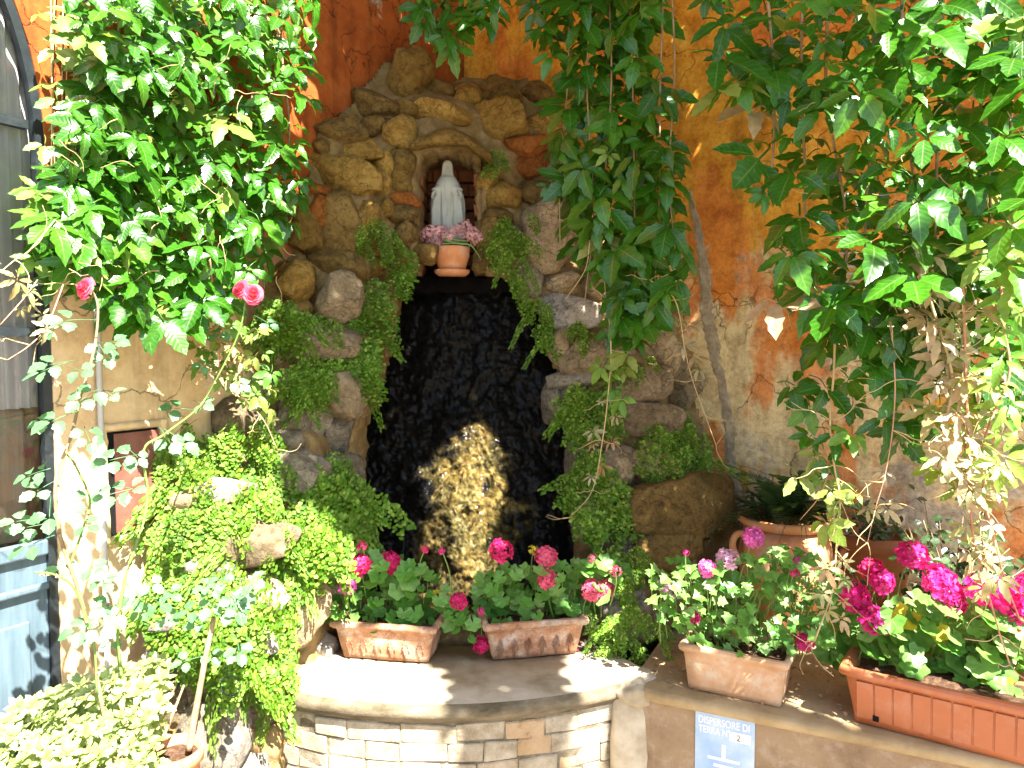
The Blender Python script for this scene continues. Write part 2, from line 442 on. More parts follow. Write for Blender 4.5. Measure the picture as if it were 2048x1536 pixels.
M['creeper'] = leaf_mat('creeper_leaf', [(.014, .070, .003), (.020, .095, .004), (.030, .13, .006), (.055, .165, .008)], .29, .5, .30, (.14, .44, .006), vein=True)
M['creeper_young'] = leaf_mat('creeper_young_leaf', [(.06, .20, .02), (.11, .25, .03), (.17, .27, .04), (.24, .25, .06)], .42, .4, .36, (.35, .5, .04), vein=True)
M['creeper_red'] = leaf_mat('creeper_red_leaf', [(.30, .30, .14), (.42, .36, .22), (.38, .19, .10), (.24, .31, .09)], .42, .4, .35, (.55, .38, .12), vein=True)
M['rose_leaf'] = leaf_mat('rose_leaf', [(.055, .16, .06), (.08, .21, .085), (.11, .25, .11)], .38, .5, .3, (.3, .55, .15), vein=True)
M['fern'] = leaf_mat('fern_leaf', [(.045, .13, .006), (.085, .19, .012), (.15, .26, .025), (.28, .38, .07)], .55, .3, .38, (.4, .55, .02), island=True)
M['shrub_leaf'] = leaf_mat('shrub_leaf', [(.10, .18, .05), (.20, .28, .08), (.30, .36, .12), (.38, .42, .2)], .35, .5, .25, (.5, .6, .1), island=True)
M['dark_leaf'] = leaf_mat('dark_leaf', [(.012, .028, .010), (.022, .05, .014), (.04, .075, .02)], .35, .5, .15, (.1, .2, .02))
M['ger_leaf'] = leaf_mat('geranium_leaf', [(.05, .165, .02), (.08, .22, .03), (.12, .27, .05), (.18, .32, .09)], .42, .4, .3, (.3, .55, .05))
M['ger_yellow'] = leaf_mat('geranium_yellow_leaf', [(.5, .42, .02), (.6, .52, .05)], .5, .3, .4, (.7, .6, .05))
def petal(name, c1, c2): return leaf_mat(name, [c1, c2], .5, .3, .3, c2, island=True)
M['p_magenta'] = petal('petal_magenta', (.62, .012, .16), (.80, .04, .30))
M['p_crimson'] = petal('petal_crimson', (.60, .012, .10), (.76, .03, .20))
M['p_coral'] = petal('petal_coral', (.76, .08, .18), (.85, .18, .28))
M['p_violet'] = petal('petal_violet', (.66, .08, .38), (.78, .22, .52))
M['p_pale'] = petal('petal_pale', (.60, .27, .28), (.76, .48, .46))
M['clay_shaded'] = rough_mat('clay_shaded', [(.12, .045, .02), (.19, .075, .032), (.24, .10, .045)], 7, .85, .2, .3, 50)  # terracotta with deep shade put into a darker colour
M['p_lilac'] = petal('petal_lilac', (.70, .36, .55), (.80, .55, .68))
M['p_rose'] = petal('petal_rose', (.72, .04, .10), (.85, .14, .20))
M['stem_green'] = rough_mat('stem_green', [(.09, .17, .03), (.16, .25, .06)], 20, .6, .3, .1, 60)
M['stem_red'] = rough_mat('stem_red', [(.28, .10, .06), (.42, .20, .12), (.45, .30, .18)], 20, .6, .3, .2, 60)
M['stem_brown'] = rough_mat('stem_brown', [(.14, .09, .05), (.26, .18, .10), (.36, .27, .17)], 20, .8, .2, .4, 60)
M['stem_tan'] = rough_mat('stem_tan', [(.36, .26, .12), (.48, .36, .18)], 20, .7, .3, .2, 60)

# ================================================================== THE SETTING
gr = obj('ground', [(-12, -12, 0), (14, -12, 0), (14, 12, 0), (-12, 12, 0)], [(0, 1, 2, 3)], M['paving']); gr['kind'] = 'structure'

# left wall with the arched door opening
T0, AW, ZS = 2.135, 1.07, 2.16
def arch_pts(r_in=0.0, n=24):
    w_ = AW - r_in
    return [(T0 + AW - w_ * math.cos(PI * i / n), ZS + w_ * math.sin(PI * i / n)) for i in range(n + 1)]
def prism(name, poly, o0, o1, m, parent=None, P=Lw):
    n = len(poly)
    v = [P(a, o0, b) for a, b in poly] + [P(a, o1, b) for a, b in poly]
    f = [tuple(range(n)), tuple(range(2 * n - 1, n - 1, -1))] + [(i, i + n, (i + 1) % n + n, (i + 1) % n) for i in range(n)]
    return obj(name, v, f, m, parent)
left_wall = prism('left_wall', [(0, -.1), (T0, -.1)] + arch_pts() + [(T0 + 2 * AW, -.1), (6, -.1), (6, 5), (0, 5)], 0, -.35, M['plaster_ochre'])
tag(left_wall, 'weathered ochre and red orange plastered wall on the left behind the creeper and roses', 'wall')
right_wall = prism('right_wall', [(0, -.1), (5.5, -.1), (5.5, 5), (0, 5)], 0, -.35, M['plaster_orange'], P=Rw)
tag(right_wall, 'flaking bright orange plastered wall on the right behind the hanging vines', 'wall')
# grey mortar repair down the right wall, with a ragged edge
cp = [(1378, 380, 7), (1392, 440, 10), (1402, 500, 14), (1410, 560, 16), (1413, 620, 17), (1424, 680, 19), (1434, 730, 14), (1448, 790, 14), (1458, 850, 15), (1460, 910, 17), (1470, 960, 15), (1478, 1020, 16), (1486, 1080, 14)]
v = []; f = []
pts = []
for i in range(len(cp) - 1):
    for k in range(8):
        a = k / 8; pts.append(tuple(cp[i][j] * (1 - a) + cp[i + 1][j] * a for j in range(3)))
for i, (x_, y_, w_) in enumerate(pts):
    for sx in (-1, -.5, .5, 1):
        e = w_ * .9 * (1 + .6 * noise.noise((i * .16, sx * 9, 1)) + .5 * noise.noise((i * .9, sx * 3, 6)))
        v.append(onR(x_ + sx * e + 5 * noise.noise((i * .9, sx * 5, 4)), y_, .003 + .003 * noise.noise((i * .6, sx * 7, 2)) if abs(sx) < 1 else -.002))
for i in range(len(pts) - 1):
    for k in range(3): f.append((4 * i + k, 4 * i + k + 1, 4 * i + k + 5, 4 * i + k + 4))
put('mortar_repair', mesh('mortar_repair', v, f, M['mortar_grey']), right_wall)
# air vent grille on the right wall, behind the leaves
vt = thing('vent_grille', 'small louvred vent half hidden by leaves high on the right wall', 'vent', onR(1690, 555, 0))
a, b = onR(1668, 510, .0), onR(1712, 590, .0)
sa = (a - C0).dot(uR); sb = (b - C0).dot(uR)
for k in range(7):
    z_ = b.z + (a.z - b.z) * k / 6
    vv, ff = box_v(uR * (sb - sa), nR * .012, Vector((0, .003, .008)), Rw(sa, .002, z_)); obj('slat', vv, ff, M['conduit'], vt)

# ------------------------------------------------------------------ door
door = thing('arched_door', 'tall arched glazed door with dark iron bars and pale blue lower panel', 'door', Lw(T0 + AW, -.05, 0))
def ring(name, pa, pb, o0, o1, m, parent):
    n = len(pa); v = []
    for o_ in (o0, o1):
        v += [Lw(a, o_, b) for a, b in pa] + [Lw(a, o_, b) for a, b in pb]
    f = []
    for i in range(n - 1):
        f += [(i, i + 1, n + i + 1, n + i), (2 * n + i, 3 * n + i, 3 * n + i + 1, 2 * n + i + 1), (n + i, n + i + 1, 3 * n + i + 1, 3 * n + i), (i, 2 * n + i, 2 * n + i + 1, i + 1)]
    return obj(name, v, f, m, parent)
def jamb(r): return [(T0 + r, 0.0)] + arch_pts(r, 40) + [(T0 + 2 * AW - r, 0.0)]
ring('frame', jamb(.002), jamb(.026), -.004, -.032, M['metal_dark'], door)
for z_ in (1.625, 2.20, 2.62):
    hw = AW - .04 if z_ < ZS else math.sqrt((AW - .04) ** 2 - (z_ - ZS) ** 2)
    vv, ff = box_v(-uL * (2 * hw), nL * .022, Vector((0, 0, .024)), Lw(T0 + AW - hw, -.030, z_)); obj('glazing_bar', vv, ff, M['metal_dark'], door)
for t_ in (T0 + .52, T0 + AW, T0 + 1.62):
    vv, ff = box_v(-uL * .03, nL * .018, Vector((0, 0, 2.0)), Lw(t_ - .015, -.029, 1.06)); obj('glazing_bar', vv, ff, M['metal_dark'], door)
gp = [(T0 + .03, 1.05), (T0 + .03, ZS)] + arch_pts(.03)[1:-1] + [(T0 + 2 * AW - .03, ZS), (T0 + 2 * AW - .03, 1.05)]
obj('pane', [Lw(a, -.022, b) for a, b in gp], [tuple(range(len(gp)))], M['glass'], door)
vv, ff = box_v(-uL * (2 * AW - .07), nL * .03, Vector((0, 0, .98)), Lw(T0 + .027, -.045, .02)); lp = obj('lower_panel', vv, ff, M['door_blue'], door)
for z_, h_ in ((1.0, .045), (.90, .02), (.12, .03)):
    vv, ff = box_v(-uL * (2 * AW - .075), nL * .022, Vector((0, 0, h_)), Lw(T0 + .029, -.016, z_)); bevel(obj('moulding', vv, ff, M['door_blue'], door), .006)
for t_ in (T0 + .05, T0 + .56, T0 + 1.10, T0 + 1.64):
    vv, ff = box_v(-uL * .42, nL * .010, Vector((0, 0, .62)), Lw(t_ + .03, -.016, .2)); bevel(obj('panel', vv, ff, M['door_blue'], lp), .005)
# the room behind the glass
rm = thing('room_interior', 'dim brown room seen through the arched glass door', 'room', Lw(T0 + AW, -1.2, 0))
obj('room_back', [Lw(T0 - .5, -1.6, 0), Lw(T0 + 3, -1.6, 0), Lw(T0 + 3, -1.6, 4), Lw(T0 - .5, -1.6, 4)], [(0, 1, 2, 3)], M['room'], rm)
obj('room_floor', [Lw(T0 - .5, -.36, .01), Lw(T0 + 3, -.36, .01), Lw(T0 + 3, -1.6, .01), Lw(T0 - .5, -1.6, .01)], [(0, 1, 2, 3)], M['room'], rm)
for t_ in (T0 - .5, T0 + 3):
    obj('room_side', [Lw(t_, -.36, 0), Lw(t_, -1.6, 0), Lw(t_, -1.6, 4), Lw(t_, -.36, 4)], [(0, 1, 2, 3)], M['room'], rm)
obj('room_ceiling', [Lw(T0 - .5, -.36, 3.6), Lw(T0 + 3, -.36, 3.6), Lw(T0 + 3, -1.6, 3.6), Lw(T0 - .5, -1.6, 3.6)], [(0, 1, 2, 3)], M['room'], rm)
v = []; f = []
for i in range(61):
    a = i / 60; t_ = T0 + .012 + .26 * a; o_ = -.060 - .014 * math.sin(a * 46) - .008 * math.sin(a * 17)
    for z_ in (1.42, 2.1, 3.1): v.append(Lw(t_ + .02 * (z_ - 1.4) * a, o_, z_))
    if i: k = 3 * (i - 1); f += [(k, k + 1, k + 4, k + 3), (k + 1, k + 2, k + 5, k + 4)]
cu = obj('curtain', v, f, M['curtain'], None, True); tag(cu, 'white pleated curtain hanging behind the glass of the arched door', 'curtain')
vv, ff = box_v(-uL * .5, nL * .02, Vector((0, 0, .40)), Lw(T0 + .03, -.12, 1.03))
tag(bevel(obj('wooden_screen', vv, ff, M['wood_panel']), .006), 'brown wooden board standing behind the lower glass of the door', 'board')

# ------------------------------------------------------------------ hatch and conduit on the left wall
ha, hb = onL(221, 868), onL(318, 1046)
ta = (C0 - ha).dot(uL); tb = (C0 - hb).dot(uL); z1 = ha.z; z0 = hb.z - .0
hatch = thing('meter_hatch', 'rusty brown metal hatch plate set in the left wall above the fern', 'hatch', Lw((ta + tb) / 2, 0, z0))
vv, ff = box_v(uL * (ta - tb + .012), nL * .004, Vector((0, 0, z1 - z0 + .012)), Lw(ta + .012, .0015, z0 - .006)); obj('recess_dark', vv, ff, M['black'], hatch)  # flat black slab painted as the shade in the gap round the plate
vv, ff = box_v(uL * (ta - tb - .004), nL * .006, Vector((0, 0, z1 - z0)), Lw(ta - .004, .007, z0)); bevel(obj('plate', vv, ff, M['rust'], hatch), .0015)
rgh = random.Random(3)
for (t0_, t1_, q0, q1) in ((ta + .045, ta + .012, z0 - .03, z1 + .03), (tb - .003, tb - .04, z0 - .02, z1 + .03), (ta + .04, tb - .03, z1 + .008, z1 + .034), (ta + .03, tb - .02, z0 - .035, z0 - .008)):
    n = 14; v = []; f = []
    for i in range(n + 1):
        a = i / n
        for (u_, d_) in ((0, .001), (.15, .010), (.85, .010), (1, .001)):
            if abs(q1 - q0) > abs(t1_ - t0_): tt = t0_ + (t1_ - t0_) * u_; zz = q0 + (q1 - q0) * a; tt += rgh.uniform(-.003, .003)
            else: tt = t0_ + (t1_ - t0_) * a; zz = q0 + (q1 - q0) * u_ + rgh.uniform(-.003, .003)
            v.append(Lw(tt, d_ + rgh.uniform(0, .003) if d_ > .002 else -.002, zz))
        if i:
            k = 4 * (i - 1)
            for j in range(3): f.append((k + j, k + j + 1, k + j + 5, k + j + 4))
    obj('plaster_surround', v, f, M['plaster_ochre'], hatch, True)
cdt = thing('conduit_pipe', 'thin grey conduit pipe running down the left wall beside the door', 'pipe', onL(193, 1300, .012))
pa = onL(192, 560, .012); tt = (C0 - pa).dot(uL)
vv, ff = tube([Lw(tt, .014, 3.6), Lw(tt + .002, .014, 2.4), Lw(tt - .001, .014, 1.3), Lw(tt, .014, .0)], .009, sides=10); obj('pipe', vv, ff, M['conduit'], cdt, True)
for z_ in (2.3, 1.56, .8):
    vv, ff = lathe([(.0105, 0), (.012, .001), (.012, .013), (.0105, .014)], 12)
    obj('clip', [Vector(p) + Lw(tt, .014, z_) for p in vv], ff, M['mortar_grey'], cdt)

# ------------------------------------------------------------------ rock grotto across the corner
GC = [(640,280,3.04),(700,190,3.2),(760,140,3.36),(830,110,3.5),(930,130,3.6),(1060,140,3.64),(1140,200,3.64),
 (800,300,3.2),(900,250,3.27),(1000,300,3.36),(1100,350,3.48),(1190,450,3.54),(600,420,2.93),(700,420,3.03),(800,450,3.17),
 (980,430,3.33),(1100,470,3.38),(550,600,2.82),(650,600,2.88),(740,600,3.05),(800,540,3.2),(1000,540,3.3),(1080,600,3.28),(1180,620,3.3),(1360,640,3.4),
 (530,750,2.76),(650,780,2.8),(730,780,2.98),(1110,740,3.2),(1250,780,3.2),(1390,800,3.36),(450,860,2.62),(600,900,2.68),(700,880,2.86),
 (1150,900,3.1),(1280,920,3.08),(1420,920,3.3),(320,980,2.44),(450,1040,2.44),(600,1080,2.58),(740,1060,2.82),(1180,1080,2.98),(1300,1070,2.88),
 (1450,1010,3.1),(300,1180,2.38),(450,1200,2.36),(600,1250,2.55),(700,1250,2.75),(1200,1220,2.8),(1260,1230,2.72),(1340,1150,2.85),(1470,1120,3.1),
 (330,1340,2.28),(440,1360,2.28),(540,1380,2.42),(400,1500,2.16),(520,1520,2.3),(300,1536,2.1),(460,1620,2.2)]
GA = np.array(GC)
def gd(px, py):
    d2 = (GA[:, 0] - px) ** 2 + (GA[:, 1] - py) ** 2 + 900.0
    w_ = 1 / d2 ** 1.8
    return float((w_ * GA[:, 2]).sum() / w_.sum())
def gp_(px, py, off=0.0): return at(px, py, gd(px, py) + off)

NICHE = [(836, 330), (846, 306), (905, 298), (940, 312), (952, 335), (958, 545), (834, 545)]
WETP = [(785, 552), (860, 546), (960, 546), (1055, 575), (1092, 660), (1118, 760), (1140, 900), (1150, 1100), (1160, 1230), (690, 1230), (700, 1000), (712, 850), (748, 760), (775, 640)]
GPOLY = [(770, 125), (850, 122), (870, 165), (960, 155), (1080, 160), (1120, 190), (1150, 300), (1190, 430), (1290, 570), (1380, 650), (1390, 800), (1430, 920), (1470, 1000), (1480, 1160), (1300, 1290), (1180, 1300), (640, 1320), (560, 1420), (560, 1640), (290, 1640), (300, 1500), (310, 1300), (300, 1100), (330, 960), (400, 840), (470, 740), (510, 600), (560, 480), (610, 380), (630, 270), (700, 210)]
grotto = thing('rock_grotto', 'rough stone grotto built across the corner with a wet black cascade in the middle', 'grotto', (-.2, 3.2, 0))
v = []; f = []; idx = {}
ST = 6
for i in range(280 // ST, 1490 // ST + 1):
    for j in range(100 // ST, 1650 // ST + 1):
        p = ((i + .5) * ST, (j + .5) * ST)
        if not inside(p, GPOLY) or inside(p, NICHE): continue
        if inside(p, WETP): continue
        q = []
        for (a, b) in ((i, j), (i + 1, j), (i + 1, j + 1), (i, j + 1)):
            if (a, b) not in idx:
                x_, y_ = a * ST, b * ST; jx = noise.noise_vector((x_ * .045, y_ * .045, 3)); x_ += jx.x * 7; y_ += jx.y * 7; d = gd(x_, y_)
                w0 = gp_(x_, y_, .05)
                d += .012 + .03 * noise.noise(w0 * 9) + .02 * noise.noise(w0 * 26)
                idx[(a, b)] = len(v); v.append(at(x_, y_, d))
            q.append(idx[(a, b)])
        f.append(tuple(q))
# turn the open edge back into the wall so that the sheet is a body, not a card
from collections import Counter
ec = Counter()
for q in f:
    for k in range(4): ec[tuple(sorted((q[k], q[(k + 1) % 4])))] += 1
back = {}
for q in list(f):
    for k in range(4):
        a, b = q[k], q[(k + 1) % 4]
        if ec[tuple(sorted((a, b)))] == 1:
            for e in (a, b):
                if e not in back: back[e] = len(v); v.append(v[e] + Vector((0, .28, 0)))
            f.append((b, a, back[a], back[b]))
obj('mortar', v, f, M['grotto_mortar'], grotto, True)

# the wet rock face
def wd(px, py):
    a = (py - 560) / 620
    d = 3.36 - .36 * a
    d -= .16 * math.exp(-((px - 925 - 20 * a) / 75) ** 2) * max(0, min(1, (py - 800) / 200))
    d -= .05 * math.exp(-((px - 905) / 35) ** 2) * math.exp(-((py - 640) / 90) ** 2)
    d += .10 * (((px - 925) / 230) ** 2) * .6
    return d
v = []; f = []; ST = 4.0
x0_, x1_, y0_, y1_ = 660, 1200, 538, 1240
nx = int((x1_ - x0_) / ST); ny = int((y1_ - y0_) / ST)
for j in range(ny + 1):
    for i in range(nx + 1):
        x_ = x0_ + i * ST; y_ = y0_ + j * ST
        d = wd(x_, y_); p = at(x_, y_, d)
        q = p * 1.0
        d += .04 * noise.noise(Vector((q.x * 7, q.y * 3, q.z * 6))) + .024 * noise.noise(Vector((q.x * 19, q.y, q.z * 15))) + .014 * noise.noise(Vector((q.x * 48, 3, q.z * 40))) + .014 * noise.noise(Vector((q.x * 110, 7, q.z * 90)))
        if y_ < 556: d += (556 - y_) * .012
        v.append(at(x_, y_, d))
for j in range(ny):
    for i in range(nx):
        k = j * (nx + 1) + i; f.append((k, k + 1, k + nx + 2, k + nx + 1))
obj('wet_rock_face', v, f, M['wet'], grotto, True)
# ledge over the cascade, under the pot
v = []; f = []
for j in range(8):
    for i in range(29):
        x_ = 762 + i * 10.5
        p = at(x_, 549, 3.30); v.append(Vector((p.x, 3.27 + j * .06, p.z - .010 + .012 * noise.noise((i * .5, j * .6, 2)) - (.07 if j == 0 else 0))))
for j in range(7):
    for i in range(28): k = j * 29 + i; f.append((k, k + 1, k + 30, k + 29))
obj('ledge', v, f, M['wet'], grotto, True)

# niche: sides, back and a few bricks
NY0, NY1 = 3.31, 3.62
nL0, nR0, nT, nB = at(828, 500, 3.3).x, at(962, 500, 3.3).x, at(900, 290, 3.3).z, at(900, 556, 3.3).z
v = [(nL0, NY0, nB), (nR0, NY0, nB), (nR0, NY0, nT), (nL0, NY0, nT), (nL0 + .02, NY1, nB), (nR0 - .02, NY1, nB), (nR0 - .02, NY1, nT), (nL0 + .02, NY1, nT)]
obj('niche_lining', v, [(4, 5, 6, 7), (0, 4, 7, 3), (1, 2, 6, 5), (3, 7, 6, 2)], M['niche_brick'], grotto)

def brick_mesh(seed, sx, sy, sz, m, ns=.006, name='brick'):
    rg = random.Random(seed); off = Vector((rg.uniform(0, 99), rg.uniform(0, 99), 0))
    bm = bmesh.new(); bmesh.ops.create_cube(bm, size=1)
    bmesh.ops.bevel(bm, geom=bm.edges[:], offset=.055, segments=1, affect='EDGES')
    for q in bm.verts:
        c = Vector((q.co.x * sx, q.co.y * sy, q.co.z * sz))
        q.co = c + noise.noise_vector(c * 22 + off) * ns
    me = bpy.data.meshes.new(name); bm.to_mesh(me); bm.free(); me.materials.append(m); return me
nbm = [brick_mesh(90 + i, .11, .05, .055, M['niche_brick'], .006) for i in range(4)]
for r_ in range(8):
    for k in range(3):
        put('brick', nbm[(r_ + k) % 4], grotto, Matrix.Translation((nL0 + .045 + k * .118 - (.05 if r_ % 2 else 0), NY1 - .018, nB + .04 + r_ * .066)))
for r_ in range(8):
    for sx, xx in ((0, nL0 + .008), (1, nR0 - .008)):
        for k in range(2):
            put('brick', nbm[(r_ + k + sx) % 4], grotto, Matrix.Translation((xx, NY0 + .10 + k * .118 + (.04 if r_ % 2 else 0), nB + .04 + r_ * .066)) @ Matrix.Rotation(PI / 2, 4, 'Z'))

# stones: centre x, y, half width, half height in the picture, tilt, colour
STONES = [(814,166,44,44,8,'o'),(880,180,28,17,5,'b'),(932,195,27,22,0,'o'),(990,188,40,28,10,'b'),(1072,190,34,27,15,'b'),(878,222,50,20,-8,'o'),(812,222,24,22,0,'o'),
(748,216,40,27,0,'b'),(1003,246,52,36,-18,'o'),(1088,258,34,27,28,'o'),(800,268,28,32,0,'o'),(745,256,32,22,10,'b'),(683,264,48,25,0,'b'),(708,302,46,22,5,'o'),
(687,349,60,42,-6,'o'),(645,297,18,16,0,'b'),(765,334,20,22,15,'o'),(803,335,27,36,3,'o'),(768,368,16,24,-10,'o'),(804,373,24,13,0,'o'),(808,398,28,16,0,'r'),
(808,428,27,20,0,'b'),(808,472,25,25,8,'b'),(773,416,14,14,0,'o'),(735,428,24,28,12,'o'),(637,417,16,28,-8,'r'),(628,381,28,15,-5,'r'),(680,462,46,72,-6,'b'),
(606,458,30,54,10,'o'),(738,474,19,24,0,'b'),(745,512,22,18,0,'b'),(1048,292,42,19,4,'r'),(1052,332,36,27,4,'r'),(976,360,20,32,0,'o'),(1000,393,36,28,-10,'o'),
(1066,388,41,30,3,'b'),(990,432,28,16,0,'b'),(1102,472,54,60,20,'p'),(1021,482,19,25,0,'p'),(852,510,22,17,0,'b'),(798,520,24,20,0,'b'),(975,470,20,30,0,'b'),(968,520,22,24,0,'b'),
(586,566,36,36,0,'o'),(668,530,54,30,-4,'b'),(744,534,28,26,0,'o'),(676,598,48,37,25,'p'),(626,685,70,38,-12,'p'),(682,787,48,44,18,'p'),(577,764,22,27,0,'g'),
(588,832,32,40,10,'g'),(628,838,30,42,-12,'g'),(668,868,27,42,-14,'g'),(580,881,32,19,0,'g'),(584,946,56,42,-22,'g'),(753,671,23,24,0,'b'),(528,850,30,24,0,'w'),(524,780,26,30,0,'w'),
(1140,632,50,31,-12,'w'),(1118,694,26,30,0,'p'),(1182,713,54,37,8,'p'),(1150,760,44,17,10,'g'),(1318,694,36,50,12,'p'),(1279,774,52,34,6,'p'),(1143,784,30,25,0,'g'),
(1268,840,74,31,-6,'p'),(1304,924,38,34,0,'p'),(1243,930,46,30,12,'p'),(1338,1020,106,62,-4,'b'),(1170,868,22,14,0,'g'),(1252,638,20,22,0,'p'),(1130,560,34,22,0,'p'),(1205,570,34,30,0,'p'),(1240,700,26,24,0,'g'),
(1318,1118,72,42,6,'b'),(1256,1222,48,46,-10,'w'),(1207,1222,18,36,0,'g'),(604,1234,40,54,-6,'p'),(648,1292,25,20,0,'w'),(487,1082,104,36,4,'p'),(330,1312,34,34,0,'w'),
(455,1430,50,66,12,'g'),(452,1492,36,46,10,'w'),(390,1370,40,40,0,'p'),(510,1440,30,58,-10,'p'),(505,1530,40,40,0,'w'),(400,1480,40,60,0,'g'),(430,1570,70,50,0,'w'),(350,1420,40,50,0,'p'),
(500,950,46,40,0,'p'),(420,930,50,44,0,'p'),(400,1040,60,44,0,'p'),(380,1150,60,50,0,'p'),(480,1180,70,50,0,'p'),(570,1140,50,44,0,'g'),(680,960,40,46,0,'g'),(700,1060,44,50,0,'g'),(650,1150,46,50,0,'g'),
(470,840,40,36,0,'p'),(1200,820,40,36,0,'g'),(1180,940,40,50,0,'g'),(1200,1030,46,50,0,'g'),(1360,760,34,50,0,'p'),(1370,880,40,46,0,'p'),(1400,960,44,34,0,'b'),(1240,1120,40,50,0,'g'),(720,720,34,44,0,'b'),(590,630,36,34,0,'b'),(560,700,30,40,0,'p'),(1110,800,22,40,0,'g'),(1060,470,26,30,0,'p'),(1060,560,24,36,0,'g'),(780,600,20,40,0,'b')]
FWD = {(487, 1082): -.10, (584, 946): -.05, (604, 1234): -.07, (1140, 632): -.04, (1338, 1020): -.04, (676, 598): -.08, (626, 685): -.09, (682, 787): -.06, (586, 566): -.05, (1182, 713): -.06, (1279, 774): -.06, (1268, 840): -.07, (1304, 924): -.07, (1318, 694): -.05, (1243, 930): -.05, (1102, 472): -.05, (1256, 1222): -.05, (1118, 694): -.03, (1150, 760): -.03}
STONES += [(452, 985, 44, 26, 8, 'w'), (372, 1000, 30, 22, 0, 'p'), (540, 1190, 34, 30, 0, 'w'), (345, 1235, 32, 26, 0, 'w'), (420, 1130, 40, 22, 0, 'w'), (520, 1290, 30, 22, 0, 'w')]
for q_ in STONES[-6:]: FWD[q_[:2]] = -.10
bm0 = bmesh.new(); bmesh.ops.create_icosphere(bm0, subdivisions=4, radius=1)
IV = np.array([tuple(q.co) for q in bm0.verts]); IFc = [tuple(x.index for x in q.verts) for q in bm0.faces]; bm0.free()
bm0 = bmesh.new(); bmesh.ops.create_icosphere(bm0, subdivisions=3, radius=1)
IV3 = np.array([tuple(q.co) for q in bm0.verts]); IF3 = [tuple(x.index for x in q.verts) for q in bm0.faces]; bm0.free()
def stone_mesh(seed, sx, sy, sz, m, big=False, name='stone', power=5, cut=.80):
    rg = np.random.RandomState(seed)
    V, Fc = (IV, IFc) if big else (IV3, IF3)
    p = power
    r = 1 / (np.abs(V) ** p).sum(1) ** (1 / p)                 # rounded block
    for k in range(14):                                        # chipped faces
        n = rg.normal(size=3); n[1] = -abs(n[1]) if k < 6 else n[1]; n /= np.linalg.norm(n)
        d = cut + rg.uniform(-.12, .16)
        dt = V @ n
        with np.errstate(divide='ignore'):
            lim = np.where(dt > .05, d / np.maximum(dt, .05), 9)
        r = np.minimum(r, lim)
    W = V * r[:, None]
    off = rg.uniform(0, 50, 3)
    out = []
    for q in W:
        c = Vector((q[0] * sx, q[1] * sy, q[2] * sz)); k = Vector(off)
        nn = noise.noise(c * 24 + k) * .5 + noise.noise(c * 55 + k) * .28 + noise.noise(c * 9 + k) * .9
        out.append(c * (1.06 + .13 * nn))
    return mesh(name, out, Fc, m, True)
for i, (cx, cy, rx, ry, rot, col) in enumerate(STONES):
    Y = gd(cx, cy); k = Y / F
    sx, sz = rx * k * 1.2, ry * k * 1.2; sy = min(sx, sz) * .55 + .035
    ov = {'stone_o': 0}.get(col, 0)
    me = stone_mesh(100 + i, sx, sy, sz, M['stone_' + col], big=max(rx, ry) > 38)
    put('stone', me, grotto, Matrix.Translation(at(cx, cy, Y + .02 + FWD.get((cx, cy), 0))) @ Matrix.Rotation(R(-rot), 4, 'Y') @ Matrix.Rotation(R(random.uniform(-8, 8)), 4, 'Z'))
# the lintel stone over the niche, arched underneath
v = []; f = []
for i in range(33):
    a = i / 32; x_ = 822 + 162 * a
    lo = 306 - 12 * math.sin(PI * a * 1.1) + 22 * max(0, a - .72) / .28 + 3 * noise.noise((a * 7, 3, 1))
    hi = 268 + 22 * abs(a - .42) ** 1.3 * 2 + 40 * max(0, a - .6) + 4 * noise.noise((a * 6, 9, 1)) - 14 * math.sin(PI * a)
    for (yy, dd) in ((lo, .16), (lo - 1, .03), (lo - 6, -.05), (lo * .6 + hi * .4, -.07), (lo * .3 + hi * .7, -.055), (hi + 3, -.02), (hi, .1)):
        d = 3.21 + dd + .012 * noise.noise((a * 9, yy * .05, 5))
        v.append(at(x_, yy, d))
for i in range(32):
    for k in range(6): q = i * 7 + k; f.append((q, q + 1, q + 8, q + 7))
f += [tuple(range(7)), tuple(32 * 7 + k for k in range(7))[::-1]]
obj('lintel', v, f, M['stone_o'], grotto, True)

# ------------------------------------------------------------------ basin
ZT = .5
def circ3(a, b, c):
    ax, ay, bx, by, cx, cy = a.x, a.y, b.x, b.y, c.x, c.y
    d = 2 * (ax * (by - cy) + bx * (cy - ay) + cx * (ay - by))
    ux = ((ax**2 + ay**2) * (by - cy) + (bx**2 + by**2) * (cy - ay) + (cx**2 + cy**2) * (ay - by)) / d
    uy = ((ax**2 + ay**2) * (cx - bx) + (bx**2 + by**2) * (ax - cx) + (cx**2 + cy**2) * (bx - ax)) / d
    return Vector((ux, uy, 0))
BA, BB, BC = atz(552, 1342, ZT), atz(900, 1380, ZT), atz(1258, 1330, ZT)
BCN = circ3(BA, BB, BC); BR = (BA - BCN).length
ang = lambda p: math.atan2(p.y - BCN.y, p.x - BCN.x)
A0, A1 = ang(BA) - .03, ang(BC) + .02
if A0 > A1: A0 -= 2 * PI
basin = thing('fountain_basin', 'curved whitewashed brick fountain basin with a worn stone rim', 'basin', (BCN.x, BCN.y - BR * .8, 0))
def arcp(r, a, z): return Vector((BCN.x + r * math.cos(a), BCN.y + r * math.sin(a), z))
prof = [(-.46, -.06), (-.46, -.004), (-.05, .0), (-.012, -.003), (.0, -.011), (.004, -.024), (.002, -.040), (-.008, -.053), (-.02, -.060), (-.03, -.072), (-.046, -.076)]
v = []; f = []; NA = 90
